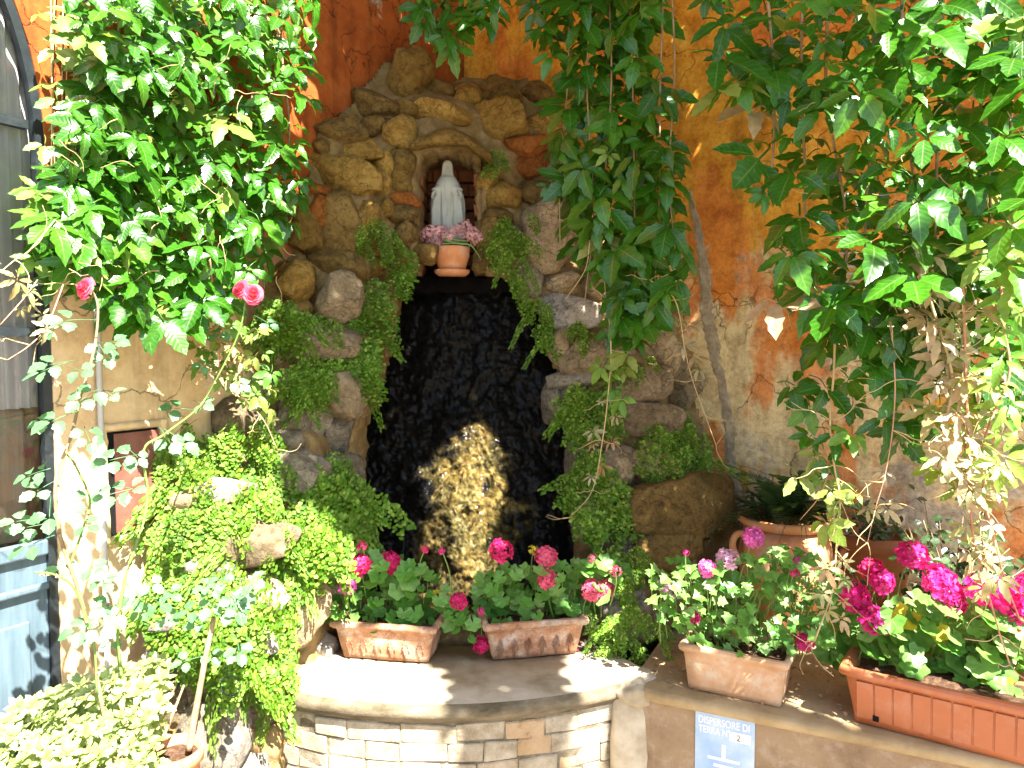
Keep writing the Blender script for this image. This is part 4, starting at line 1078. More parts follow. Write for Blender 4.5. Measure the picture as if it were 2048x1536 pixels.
for sg in (-1, 1):
    b0 = ub + Vector((sg * .140, -.03, hU - .075)); vv, ff = tube([b0, b0 + Vector((sg * .055, -.01, .012)), b0 + Vector((sg * .075, -.01, -.03)), b0 + Vector((sg * .05, -.005, -.085)), b0 + Vector((sg * .015, 0, -.10))], .013, .014, 10, 5); obj('handle', vv, ff, M['urn'], urn, True)
# second pot in the shade behind
p2 = Vector((at(1745, 1150, 2.86).x, 2.86, ZT)); h2 = at(1735, 1062, 2.86).z - ZT
pt2 = thing('clay_pot', 'round terracotta pot in deep shade behind the urn and hot pink geranium', 'flowerpot', p2)
vv, ff = lathe([(0, 0), (.09, 0), (.135, h2 - .06), (.15, h2 - .055), (.155, h2 - .01), (.148, h2), (.13, h2 - .005), (.125, h2 - .04), (0, h2 - .04)], 44)
put('pot_body', mesh('pot_body', vv, ff, M['clay_shaded'], True), pt2, Matrix.Translation(p2))
p3 = Vector((at(1930, 1250, 2.45).x, 2.5, ZT)); h3 = at(1930, 1200, 2.5).z - ZT
pt3 = thing('clay_pot', 'terracotta pot holding the small leaved dark shrub at the far right', 'flowerpot', p3)
vv, ff = lathe([(0, 0), (.09, 0), (.13, h3 - .05), (.145, h3 - .045), (.148, h3 - .006), (.14, h3), (.125, h3 - .03), (0, h3 - .03)], 44)
put('pot_body', mesh('pot_body', vv, ff, M['clay_shaded'], True), pt3, Matrix.Translation(p3))

# ================================================================== PLANTS
# ------------------------------------------------------------------ maidenhair ferns
def fern_frond(seed):
    rg = random.Random(seed); mb = MB()
    n = 13; L_ = 1.0
    def rach(t_): return Vector((.10 * math.sin(t_ * 2 + seed), t_, -.42 * t_ * t_))
    mb.add(*tube([rach(i / 5) for i in range(6)], .008, .004, 3, 1, False, False))
    for i in range(n):
        t_ = .16 + .84 * i / n
        for sg in (-1, 1):
            o_ = rach(t_); ln2 = .27 * (1 - .8 * abs(t_ - .3)) * rg.uniform(.75, 1.15)
            d = Vector((sg * .9, .55, -.12 + rg.uniform(-.25, .2))).normalized()
            nl = max(2, int(ln2 / .072))
            for k in range(nl + 1):
                c = o_ + d * (ln2 * (k + .4) / (nl + .4)) + Vector((0, 0, -.12 * (k / (nl + 1)) ** 2)) + Vector((rg.uniform(-.02, .02), rg.uniform(-.02, .02), rg.uniform(-.02, .02)))
                s_ = .074 * rg.uniform(.75, 1.25)
                mt = frame(c, d + Vector((rg.uniform(-.6, .6), rg.uniform(-.6, .6), rg.uniform(-.5, .2))), Vector((rg.uniform(-.5, .5), rg.uniform(-.5, .3), 1)), s_)
                mb.add([(0, -.1, 0), (.62, .45, .05), (.42, .92, .1), (-.05, 1.0, .0), (-.5, .85, .1), (-.6, .4, .05)], [(0, 1, 2, 3), (0, 3, 4, 5)], mt)
    return mb.mesh('frond', M['fern'])
FR = [fern_frond(i) for i in range(7)]
def fern(label, poly, n, size, seed, off=-.04, nd=(0, -1, .15), fall=1.0, dfun=None):
    rg = random.Random(seed); q = scatter(poly, n, 5, seed)
    cx = sum(a for a, b in q) / n; cy = max(b for a, b in q)
    dfun = dfun or gd
    th = thing('maidenhair_fern', label, 'fern', at(cx, cy, dfun(cx, cy)), 'ferns growing in the grotto')
    for (x_, y_) in q:
        p = at(x_, y_, dfun(x_, y_) + off - .05 * (1 + noise.noise((x_ * .018, y_ * .018, seed))) - rg.uniform(0, .03))
        yd = Vector((rg.uniform(-.65, .65), -rg.uniform(.25, .7), -fall * rg.uniform(.3, 1.0)))
        nr = Vector((rg.uniform(-.45, .45), -.85, rg.uniform(.3, .8)))
        put('frond', rg.choice(FR), th, frame(p + Vector((0, 0, .03)), yd, nr, size * rg.uniform(.9, 1.7)))
    ym = sorted(b for a, b in q)[len(q) // 2]
    for (x_, y_) in q:
        if rg.random() < .22:
            p = at(x_ + rg.uniform(-14, 14), y_ + rg.uniform(0, 10), dfun(x_, y_) + off - rg.uniform(.02, .07))
            put('frond', rg.choice(FR), th, frame(p, Vector((rg.uniform(-.9, .9), -.45, -rg.uniform(.1, 1))), Vector((rg.uniform(-.6, .6), -.8, .5)), (size * .75, size * rg.uniform(1.7, 2.3), size)), mat=None)
    return th
fern('broad sunlit fern mass pouring down the rocks under the rusty hatch', [(350, 880), (400, 850), (470, 840), (560, 860), (570, 920), (500, 980), (480, 1010), (340, 1060), (320, 1030)], 53, .125, 11)
fern('bright fern cushion spilling over the pink boulder left of the cascade', [(330, 1060), (480, 1010), (560, 1010), (640, 1080), (600, 1110), (470, 1080), (340, 1150), (310, 1110)], 42, .12, 12)
fern('sunlit fern curtain hanging beside the planter on the basin', [(330, 1130), (450, 1130), (560, 1120), (600, 1140), (570, 1200), (560, 1290), (590, 1330), (520, 1340), (470, 1290), (380, 1320), (300, 1230)], 58, .12, 13)
fern('fern tail hanging past the iron ring to the brick basin', [(430, 1290), (560, 1270), (570, 1330), (500, 1370), (440, 1350)], 23, .09, 14)
fern('fern in half shade at the left foot of the wet cascade', [(630, 920), (690, 900), (735, 950), (740, 1080), (700, 1110), (640, 1060), (600, 1010)], 40, .12, 15)
fern('shaded fern band under the ochre stones on the left', [(530, 600), (600, 610), (620, 640), (560, 665), (530, 660)], 27, .095, 16)
fern('shaded fern draped around the speckled round stone', [(625, 625), (660, 640), (700, 640), (715, 560), (770, 570), (765, 660), (720, 680), (640, 655), (600, 640)], 23, .09, 17)
fern('fern tuft hanging over the long pink stone', [(600, 728), (670, 715), (720, 680), (765, 680), (745, 770), (720, 750), (640, 750), (610, 780)], 28, .095, 18)
fern('small fern hanging left of the angular grey block', [(590, 740), (640, 740), (630, 800), (600, 800)], 12, .08, 19)
fern('dark fern sprig high beside the niche on the left', [(720, 450), (770, 430), (775, 500), (735, 510)], 8, .075, 20)
fern('dark fern hanging at the left end of the pot ledge', [(775, 500), (830, 500), (820, 560), (770, 570)], 8, .075, 21)
fern('thin fern sprig on the right jamb of the niche', [(985, 300), (1010, 310), (1010, 345), (992, 345)], 6, .065, 22)
fern('fern column growing right of the flower pot', [(985, 440), (1050, 430), (1055, 500), (1020, 540), (990, 500)], 13, .085, 23)
fern('fern strip following the right edge of the black cascade', [(1000, 545), (1050, 545), (1085, 600), (1100, 680), (1080, 680), (1040, 590)], 13, .08, 24)
fern('tiny sunlit fern on the pale stone right of the cascade', [(1140, 650), (1180, 650), (1175, 680), (1145, 680)], 6, .065, 25, -.1)
fern('full fern clump in the middle of the right hand stones', [(1125, 770), (1190, 770), (1240, 800), (1210, 860), (1140, 850)], 23, .095, 26, -.06)
fern('long fern hanging at the lower right edge of the cascade', [(1130, 920), (1190, 900), (1230, 960), (1240, 1050), (1150, 1020)], 28, .105, 27, -.06)
fern('fern clump against the orange wall above the brown boulder', [(1310, 840), (1370, 820), (1410, 880), (1400, 940), (1340, 940), (1310, 890)], 31, .095, 28, -.08)
fern('little fern between the right hand stones under the vine', [(1230, 720), (1290, 725), (1280, 750), (1230, 750)], 8, .06, 29, -.06)
fern('pale sunlit fern on the lower boulder above the ivy geranium', [(1190, 1100), (1290, 1090), (1300, 1150), (1230, 1170), (1190, 1150)], 20, .075, 30, -.1)
fern('dry fern and weeds in the joint of basin and low wall', [(1190, 1230), (1270, 1210), (1320, 1260), (1290, 1300), (1210, 1290)], 20, .07, 31, -.08)

# ------------------------------------------------------------------ creepers
def leaflet(mb, rg, ang, L_, W_, fold=.25, droop=.25, base=(0, 0, 0)):
    n = 8; v = []; f = []; uv = []
    for i in range(n + 1):
        t_ = i / n
        uv += [(-1, t_, 0), (0, t_, 0), (1, t_, 0)]
        w_ = W_ * 3.34 * t_ ** .8 * (1 - t_) ** .95
        if i in (0, n): w_ = 0.0
        ser = (.86 if i % 2 else 1.12) if i > 2 else 1
        zc_ = -droop * t_ * t_ * L_ + .03 * math.sin(5 * t_ + ang)
        yy = .12 + t_ * L_
        v += [(-w_ * ser, yy + .06 * w_, zc_ + fold * w_), (0, yy, zc_), (w_ * ser, yy + .06 * w_, zc_ + fold * w_)]
    for i in range(n):
        k = 3 * i; f += [(k, k + 1, k + 4, k + 3), (k + 1, k + 2, k + 5, k + 4)]
    mb.add(v, f, Matrix.Translation(base) @ Matrix.Rotation(-ang, 4, 'Z') @ Matrix.Rotation(rg.uniform(-.25, .25), 4, 'Y'), uv)
def creeper_leaf(seed, narrow=1.0):
    rg = random.Random(seed); mb = MB()
    n = 5 if rg.random() < .85 else 3
    for k in range(n):
        a = (k - (n - 1) / 2) * (.92 if n == 5 else .98) + rg.uniform(-.12, .12)
        L_ = (1 - .14 * abs(k - (n - 1) / 2)) * rg.uniform(.85, 1.08)
        leaflet(mb, rg, a, L_, .228 * L_ * narrow * rg.uniform(.85, 1.15), rg.uniform(.05, .45), rg.uniform(-.1, .5) + .10 * abs(k - (n - 1) / 2), (0, 0, rg.uniform(-.06, .06)))
    mb.add(*tube([(0, .05, 0), (0, -.25, .05), (.05, -.55, -.12)], .022, .018, 4, 3))
    return mb.mesh('leaf', M['creeper'], True)
CL = [creeper_leaf(50 + i) for i in range(12)]
CY = [creeper_leaf(80 + i, .72) for i in range(6)]

def creeper(name, label, root, groups, stems, tendrils=(), seed=0, face=None, grp='creepers over the corner'):
    """groups: (poly, n, size, planefun, off range, material or None, leaf meshes)"""
    rg = random.Random(seed)
    th = thing(name, label, 'creeper', root, grp)
    face = Vector(face or (0, -.75, .55))
    for gi, (poly, n, size, pf, (o0, o1), m_, ls) in enumerate(groups):
        inner = MB() if n < 0 else None                      # the hidden layer next to the wall, past the first 300 leaves
        for (x_, y_) in scatter(poly, abs(n), 5, seed * 13 + gi):
            p = pf(x_, y_, rg.uniform(o0, o1))
            nr = face.normalized() + Vector((rg.uniform(-.55, .55), rg.uniform(-.3, .3), rg.uniform(-.35, .45)))
            yd = Vector((rg.uniform(-1.1, 1.1), -.15, -1))
            if inner:
                lm_ = rg.choice(ls); inner.add([q.co for q in lm_.vertices], [tuple(q.vertices) for q in lm_.polygons], frame(p, yd, nr, rg.uniform(*size))); continue
            mm = M[m_] if m_ else (M['creeper_young'] if rg.random() < .05 else (M['creeper_red'] if rg.random() < .02 else None))
            put('leaf', rg.choice(ls), th, frame(p, yd, nr, rg.uniform(*size) * (1.1 if rg.random() < .7 else .7)), mat=mm)
        if inner: inner.obj('inner_leaves', M['creeper'], th, True, 'stuff')
    for (pts, r0, r1, m_) in stems:
        vv, ff = tube(pts, r0, r1, 6, 6); obj('stem', vv, ff, M[m_], th, True)
    for pts in tendrils:
        vv, ff = tube(pts, .0014, .0008, 4, 5); obj('tendril', vv, ff, M['stem_tan'], th, True)
    return th
def curl(p, rg, L_=.1):
    q = [p]; d = Vector((rg.uniform(-1, 1), -.3, rg.uniform(-.9, .3))).normalized()
    for i in range(4):
        d = (d + rv(.55)).normalized(); q.append(q[-1] + d * L_ / 4)
    return q
rg = random.Random(77)
# left wall creeper
LP = [(150, -60), (640, -60), (610, 60), (625, 180), (600, 330), (600, 440), (560, 470), (540, 500), (500, 560), (430, 620), (330, 650), (250, 640), (150, 560), (95, 560), (80, 480), (100, 380), (150, 260), (170, 100)]
LPin = [(160, -100), (610, -100), (590, 200), (560, 420), (480, 540), (380, 610), (270, 600), (170, 540), (120, 480), (170, 250)]
stems = []
for x_, y1_, o_ in ((190, 560, .05), (235, 600, .06), (300, 590, .1), (360, 600, .12), (430, 560, .12), (500, 480, .12), (560, 420, .1)):
    p = onL(x_, y1_, o_); q = onL(x_ + 10, -120, .04)
    stems.append(([q + Vector((0, 0, .7)), q, q.lerp(p, .4) + rv(.03), q.lerp(p, .7) + rv(.03), p], .006, .003, 'stem_brown'))
for x_ in (98, 112, 126, 140, 152):
    p = onL(x_, rg.uniform(300, 620), .05); q = onL(x_ + 2, -100, .03); stems.append(([q, q.lerp(p, .5) + rv(.01), p], .0024, .0014, 'stem_tan'))
creeper('virginia_creeper', 'dense sunlit green creeper covering the left wall beside the door', onL(330, 300, .02),
  [(LPin, -130, (.09, .12), onL, (.02, .12), None, CL), (LP, 250, (.068, .105), onL, (.13, .30), None, CL),
   ([(75, 0), (170, 0), (200, 200), (160, 330), (110, 420), (60, 420), (100, 200)], 20, (.05, .07), onL, (.06, .14), 'creeper_young', CL),
   ([(70, 380), (160, 340), (220, 420), (250, 540), (150, 570), (70, 540)], 28, (.05, .075), onL, (.10, .28), 'creeper_young', CL)],
  stems, [curl(onL(rg.uniform(100, 560), rg.uniform(100, 600), .3), rg) for _ in range(30)], 3, (.62, -.55, .62))
# shoot hanging in front of the grotto's left edge, below the rose
st = [onL(420, 520, .3), at(430, 620, 2.42), at(440, 680, 2.42), at(445, 760, 2.42), at(520, 830, 2.4), at(555, 900, 2.4)]
creeper('virginia_creeper', 'pale young creeper shoot hanging from the left creeper beside the paired roses', st[0],
  [([(380, 590), (470, 580), (540, 700), (560, 850), (500, 840), (450, 760), (400, 740)], 34, (.035, .06), lambda x, y, o: at(x, y, 2.42 + o), (-.05, .08), 'creeper_young', CL),
   ([(410, 640), (480, 640), (490, 760), (430, 760)], 8, (.04, .06), lambda x, y, o: at(x, y, 2.4 + o), (-.05, .05), 'creeper_red', CY)],
  [(st, .0025, .0012, 'stem_red')], [curl(q, rg) for q in st[1:]], 4, (.4, -.7, .5))
st = [onL(110, 440, .3), onL(60, 500, .34), onL(30, 520, .36), onL(0, 545, .38)]
st2 = [onL(130, 560, .3), onL(95, 650, .33), onL(60, 690, .36), onL(15, 720, .38)]
creeper('virginia_creeper', 'reddish creeper runners straying across the glass door', st[0],
  [([(20, 560), (60, 540), (110, 660), (80, 680), (40, 640)], 6, (.03, .045), onL, (.3, .36), 'creeper_red', CY)],
  [(st, .002, .001, 'stem_tan'), (st2, .002, .001, 'stem_red'), ([onL(75, 560, .33), onL(45, 600, .35), onL(0, 650, .36)], .0016, .001, 'stem_red')], [curl(q, rg, .12) for q in st + st2], 5, (.5, -.7, .4))

# sprig at the top, hanging over the corner
st = [at(905, -260, 3.15), at(900, -60, 3.1), at(890, 30, 3.05)]
creeper('virginia_creeper', 'short shaded creeper sprig hanging from above over the grotto top', st[0],
  [([(815, -40), (1000, -40), (985, 30), (930, 60), (905, 100), (860, 60), (830, 30)], 26, (.07, .11), lambda x, y, o: at(x, y, 3.0 + o), (-.08, .1), None, CL)],
  [(st, .004, .002, 'stem_brown'), ([at(960, -100, 3.0), at(1000, 0, 2.95), at(985, 40, 2.95), at(955, 70, 2.95)], .002, .001, 'stem_tan')], [], 6, (-.1, -.8, .45))
# middle vine
MP = [(1060, -60), (1320, -60), (1300, 60), (1285, 130), (1330, 180), (1310, 250), (1360, 320), (1325, 420), (1375, 470), (1360, 540), (1330, 590), (1250, 600), (1200, 540), (1130, 480), (1140, 420), (1085, 360), (1130, 250), (1110, 120), (1070, 40)]
stems = []
for x_, y1_ in ((1120, 500), (1170, 600), (1215, 640), (1270, 600), (1310, 560), (1350, 500)):
    p = onR(x_, y1_, .76); q = onR(x_ + rg.uniform(-20, 40), -140, .74)
    stems.append(([q + Vector((0, 0, .8)), q, q.lerp(p, .4) + rv(.025), q.lerp(p, .75) + rv(.025), p], .0045, .002, 'stem_brown'))
l1 = [onR(1215, 600, .78), onR(1222, 700, .8), onR(1215, 800, .8), onR(1205, 880, .8), onR(1185, 980, .8), onR(1140, 1035, .8)]
l2 = [onR(1300, 560, .78), onR(1350, 600, .75), onR(1370, 700, .66), onR(1385, 760, .62), onR(1410, 830, .62), onR(1432, 890, .62)]
stems += [(l1, .003, .0012, 'stem_tan'), (l2, .0026, .0012, 'stem_tan'), ([onR(1180, 480, .8), onR(1170, 540, .8), onR(1130, 600, .8)], .002, .001, 'stem_tan')]
creeper('virginia_creeper', 'long shaded creeper hanging right of the statue niche', onR(1220, 300, .76),
  [(MP, 85, (.09, .13), onR, (.58, .68), None, CL), (MP, 85, (.09, .14), onR, (.70, .84), None, CL),
   ([(1220, 590), (1330, 590), (1300, 660), (1260, 700), (1220, 680)], 10, (.07, .11), onR, (.72, .82), None, CL),
   ([(1200, 690), (1260, 690), (1250, 800), (1205, 800)], 7, (.06, .08), onR, (.74, .82), 'creeper_young', CL),
   ([(1180, 800), (1240, 800), (1210, 960), (1170, 960)], 7, (.03, .05), onR, (.78, .82), 'creeper_red', CY),
   ([(1330, 600), (1380, 640), (1400, 740), (1350, 700)], 8, (.04, .055), onR, (.60, .72), 'creeper_red', CY)],
  stems, [curl(q, rg, .1) for q in l1 + l2 for _ in (0, 1)], 7, (-.25, -.75, .55))
# right vine: shaded half and sunlit half of one hanging mass
RP = [(1370, -60), (2120, -60), (2120, 520), (1960, 560), (1850, 560), (1760, 640), (1680, 660), (1640, 600), (1615, 560), (1540, 620), (1520, 600), (1580, 480), (1525, 430), (1525, 330), (1500, 250), (1500, 180), (1410, 190), (1440, 60)]
stems = []
for x_, y1_ in ((1530, 420), (1600, 560), (1680, 640), (1740, 620), (1810, 600), (1880, 620), (1950, 600), (2010, 600)):
    p = onR(x_, y1_, 1.0); q = onR(x_ + rg.uniform(-20, 20), -140, .95)
    stems.append(([q + Vector((0, 0, .5)), q, q.lerp(p, .4) + rv(.03), q.lerp(p, .75) + rv(.03), p], .006, .0028, 'stem_brown'))
creeper('virginia_creeper', 'big leaved creeper hanging at the right, half in shade and half in sun', onR(1750, 300, 1.0),
  [(RP, 100, (.08, .115), onR, (.65, .9), None, CL), (RP, 125, (.085, .135), onR, (.95, 1.25), None, CL),
   ([(1640, 620), (1850, 560), (1830, 700), (1700, 760), (1640, 700)], 22, (.08, .12), onR, (.85, 1.1), None, CL),
   ([(1830, 540), (2060, 520), (2060, 900), (1960, 820), (1850, 740)], 34, (.07, .11), onR, (.8, 1.0), None, CL)],
  stems, [curl(onR(rg.uniform(1550, 2040), rg.uniform(200, 640), 1.1), rg) for _ in range(30)], 8, (-.12, -.72, .66))
l1 = [onR(1670, 640, 1.05), onR(1668, 740, 1.07), onR(1660, 840, 1.08), onR(1668, 930, 1.1), onR(1680, 1000, 1.1), onR(1672, 1100, 1.12), onR(1665, 1180, 1.15), onR(1630, 1280, 1.18)]
l1b = [onR(1664, 920, 1.08), onR(1640, 990, 1.08), onR(1600, 1040, 1.05)]
creeper('virginia_creeper', 'single creeper strand hanging in front of the urn with a sunlit leaf cluster', l1[0],
  [([(1570, 770), (1640, 760), (1720, 790), (1720, 880), (1640, 940), (1580, 900)], 9, (.075, .11), onR, (1.0, 1.1), None, CL),
   ([(1590, 900), (1650, 900), (1650, 960), (1590, 960)], 3, (.06, .08), onR, (1.05, 1.1), 'creeper_young', CL),
   ([(1650, 970), (1710, 970), (1715, 1040), (1650, 1050)], 4, (.055, .075), onR, (1.1, 1.14), 'creeper_young', CL),
   ([(1610, 1110), (1690, 1110), (1690, 1240), (1620, 1240)], 7, (.03, .05), onR, (1.12, 1.18), 'creeper_red', CY)],
  [(l1, .0036, .0022, 'stem_tan'), (l1b, .002, .001, 'stem_red')], [curl(q, rg, .14) for q in l1 for _ in (0, 1, 2)], 9, (-.1, -.75, .5))
def runner(label, path, leaves, seed, m='stem_red', r=.0034):
    P_ = [onR(a, b, 1.12) for a, b in path]
    creeper('virginia_creeper', label, P_[0], leaves, [(P_, r, r * .5, m)], [curl(q, rg, .12) for q in P_ for _ in (0, 1)], seed, (-.1, -.75, .5))
def strip(path, w_): return [(a - w_, b) for a, b in path] + [(a + w_, b) for a, b in path[::-1]]
pa = [(1850, 500), (1858, 590), (1880, 660), (1905, 760), (1890, 860), (1905, 950), (1920, 990)]
runner('cream and pink leaved creeper runner nearest the orange wall, sunlit at the right', pa, [(strip(pa, 40), 19, (.055, .085), onR, (1.08, 1.18), 'creeper_red', CY), (strip(pa, 45), 8, (.05, .07), onR, (1.0, 1.1), 'creeper_young', CL)], 21, 'stem_tan', .0045)
pa = [(2000, 500), (2005, 640), (2020, 740), (1990, 820), (1965, 900), (1970, 1000), (1990, 1080), (2010, 1160), (2040, 1240)]
runner('red stemmed creeper runner trailing over the hot pink geranium', pa, [(strip(pa[:6], 40), 18, (.05, .085), onR, (1.08, 1.2), 'creeper_young', CY), (strip(pa[3:8], 30), 8, (.04, .06), onR, (1.1, 1.2), 'creeper_red', CY)], 22, 'stem_red', .0038)
pa = [(1925, 560), (1930, 700), (1935, 850), (1940, 1000), (1950, 1090), (1975, 1180), (2000, 1270), (2020, 1330)]
runner('longest red creeper runner reaching down to the geranium leaves at the far right', pa, [(strip(pa[:5], 34), 13, (.045, .075), onR, (1.02, 1.15), 'creeper_red', CY), (strip(pa[4:6], 30), 5, (.04, .06), onR, (1.1, 1.18), 'creeper_red', CY)], 23, 'stem_red', .0038)
pa = [(1780, 640), (1790, 760), (1785, 860), (1770, 950), (1750, 1020), (1735, 1085)]
runner('thin shaded creeper runner hanging before the cream patch of wall', pa, [(strip(pa[:3], 40), 9, (.07, .10), onR, (.9, 1.1), None, CL), (strip(pa[2:5], 24), 4, (.035, .05), onR, (1.0, 1.1), 'creeper_red', CY)], 24, 'stem_red', .002)

# ------------------------------------------------------------------ climbing rose
def rose_leaf(seed):
    rg_ = random.Random(seed); mb = MB(); n = rg_.choice((3, 3, 3, 5))
    spots = [(0, .62, 0)] + [(sg * .04, .42, sg * 1.25) for sg in (-1, 1)] + ([(sg * .04, -.35, sg * 1.35) for sg in (-1, 1)] if n == 5 else [])
    for (x_, y_, a) in spots:
        m_ = MB(); W_ = .34 * rg_.uniform(.9, 1.1); L_ = .95 * rg_.uniform(.85, 1.1) * (1 if a == 0 else .85)
        leaflet(m_, rg_, 0, L_, W_, rg_.uniform(.05, .3), rg_.uniform(.0, .35))
        mb.add(m_.v, m_.f, uv=m_.uv, M=Matrix.Translation((x_, y_, 0)) @ Matrix.Rotation(-a, 4, 'Z'))
    mb.add(*tube([(0, .65, 0), (0, 0, .02), (0, -.8, -.04)], .02, .025, 4, 3))
    return mb.mesh('leaf', M['rose_leaf'], True)
RLF = [rose_leaf(i) for i in range(6)]
def rose_mesh(seed):
    rg_ = random.Random(seed); mb = MB()
    for k in range(34):
        t_ = k / 33; q = k * 2.39996; rr = .10 + .72 * t_; tilt = .15 + 1.15 * t_
        h_ = .62 - .35 * t_
        n = 5; v = []; f = []
        for i in range(n + 1):
            for j in range(n + 1):
                a = (i / n - .5) * (1.9 - .7 * t_); b = j / n
                r_ = rr * (.45 + .55 * b) + .12 * b * b * t_
                zz = -.15 + h_ * b * (1.25 - .5 * t_) - (.18 * b ** 3 * t_) - .12 * (abs(i / n - .5) * 2) ** 2 * b
                v.append((r_ * math.cos(q + a), r_ * math.sin(q + a), zz + rg_.uniform(-.015, .015)))
        for i in range(n):
            for j in range(n): c = i * (n + 1) + j; f.append((c, c + n + 1, c + n + 2, c + 1))
        mb.add(v, f)
    return mb.mesh('rose_flower', M['p_rose'], True)
ROSE = [rose_mesh(i) for i in range(3)]
rb_ = thing('climbing_rose', 'thin climbing rose with pale green leaves and pink blooms before the left wall', 'rose bush', atz(215, 1536, .3))
def rl(pts, off): return [onL(a, b, off) for a, b in pts]
canes = [rl([(230, 1536), (200, 1390), (165, 1210), (120, 1070), (112, 960), (140, 880), (160, 800), (188, 700), (196, 620), (186, 585), (172, 578)], .42),
         rl([(250, 1520), (244, 1380), (236, 1260), (250, 1160), (282, 1060), (295, 990), (288, 900), (330, 868)], .40) + [at(400, 812, 2.3), at(440, 745, 2.3), at(478, 665, 2.3), at(492, 600, 2.3)],
         rl([(195, 1390), (186, 1280), (150, 1180), (110, 1150), (70, 1145)], .45), rl([(240, 1330), (238, 1250), (275, 1200), (300, 1165)], .45), rl([(140, 1130), (165, 1060), (180, 1000), (150, 930), (130, 905)], .40)]
for i, c in enumerate(canes):
    vv, ff = tube(c, .0055 if i < 2 else .003, .0022, 7, 6); obj('cane', vv, ff, M['stem_green'] if i != 0 else M['stem_brown'], rb_, True)
    for k in range(8):
        p = c[0].lerp(c[-1], 0) ; j = rg.randrange(len(c) - 1); p = c[j].lerp(c[j + 1], rg.random())
        obj('thorn', [p, p + Vector((.009, -.003, -.002)), p + Vector((0, .002, .006)), p + Vector((0, -.002, -.005))], [(0, 1, 2), (0, 3, 1), (2, 1, 3)], M['stem_brown'], rb_)
RLP = [(105, 735, -1.2), (150, 738, 1), (125, 725, -.8), (185, 612, .6), (160, 640, -1), (120, 655, -1.4), (215, 685, 1.3), (238, 688, 1.2), (205, 700, .4), (178, 790, -.4), (215, 785, .8), (235, 800, .6), (105, 838, -1.2), (130, 832, -.6), (175, 870, .3), (180, 850, 1), (75, 945, -1.4), (60, 1040, -1.4), (95, 970, -.5), (110, 960, .6), (130, 985, .8), (80, 1050, -1), (100, 1015, .2), (135, 1050, 1), (160, 1045, 1.1), (85, 1080, -.8), (120, 1120, .3), (145, 1048, -.6), (245, 915, -.9), (265, 905, .8), (235, 985, -.9), (225, 1010, 0), (250, 975, 1.2), (330, 870, .5), (350, 872, 1.2), (385, 815, -.6), (398, 805, .9), (370, 818, -1.3), (455, 660, -.5), (510, 625, .9), (525, 640, 1.2), (470, 760, .8), (420, 730, -1), (480, 790, .6),
 (175, 1130, 1), (200, 1150, .6), (230, 1200, -.6), (190, 1215, -.8), (260, 1180, .5), (290, 1160, 1), (310, 1200, .9), (290, 1230, .2), (215, 1240, -.4), (320, 1230, 1.2), (240, 1270, -.5), (300, 1190, -.2), (275, 1215, .7), (180, 1250, -1), (330, 1180, .9)]
for i_, (x_, y_, tw) in enumerate(RLP):
    if i_ % 4 == 3: continue
    p = onL(x_, y_, .42 + rg.uniform(-.05, .05)) if x_ < 360 else at(x_, y_, 2.33 + (x_ - 400) * .0010)
    yd = Vector((math.sin(tw), -.25, -math.cos(tw) * .8)); nr = Vector((rg.uniform(-.3, .5), -.55, .75))
    put('leaf', rg.choice(RLF), rb_, frame(p, yd, nr, rg.uniform(.034, .048)))
for (x_, y_, r_, up, i) in ((168, 575, 23, (-.35, -.8, .25), 0), (480, 578, 20, (-.35, -.9, .3), 1), (506, 588, 21, (.45, -.9, .2), 2)):
    p = onL(x_, y_, .42) if x_ < 300 else at(x_, y_, 2.28); k = p.y / F
    fl = put('rose_flower', ROSE[i], rb_, frame(p, rv(1), up, r_ * k * 1.15))

# ------------------------------------------------------------------ rose cutting in the round pot at lower left
PYc = 1.98; prim = at(345, 1496, PYc); k = PYc / F
cp_ = thing('round_pot', 'round terracotta pot with a bare rose cane at lower left', 'flowerpot', (prim.x, PYc, prim.z - .16))
rr = 60 * k
vv, ff = lathe([(0, 0), (rr * .7, 0), (rr * .88, .12), (rr * 1.0, .125), (rr * 1.04, .158), (rr * 1.0, .16), (rr * .88, .158), (rr * .86, .13), (0, .13)], 48)
put('pot_body', mesh('pot_body', vv, ff, M['terracotta'], True), cp_, Matrix.Translation((prim.x, PYc, prim.z - .16)))
v = []; f = []; n = 14
vv, ff = lathe([(0, .137), (rr * .3, .138), (rr * .6, .136), (rr * .865, .134)], 40)
vv = [(a, b, c + .006 * noise.noise((a * 60, b * 60, 1))) for a, b, c in vv]
put('soil', mesh('soil', vv, ff, M['soil'], True), cp_, Matrix.Translation((prim.x, PYc, prim.z - .16)))
me = stone_mesh(950, .2, .2, .19, M['stone_w'], True, 'ledge_stone', 4, 1.0)
lsn = put('ledge_stone', me, None, Matrix.Translation((prim.x + .02, PYc + .02, prim.z - .16 - .165))); tag(lsn, 'pale rough stone ledge carrying the round pot at lower left', 'stone')
rc = thing('rose_cutting', 'upright brown rose cane with a few pale leaves in the round pot', 'rose bush', (prim.x + .02, PYc, prim.z - .02))
c1 = [at(378, 1500, PYc), at(388, 1440, PYc + .01), at(400, 1375, PYc + .02), at(412, 1310, PYc + .02), at(428, 1235, PYc + .03)]
vv, ff = tube(c1, .010, .0065, 8, 5); obj('cane', vv, ff, M['stem_brown'], rc, True)
c2 = [at(320, 1490, PYc - .01), at(345, 1430, PYc), at(368, 1370, PYc + .01)]
vv, ff = tube(c2, .005, .003, 7, 5); obj('cane', vv, ff, M['stem_brown'], rc, True)
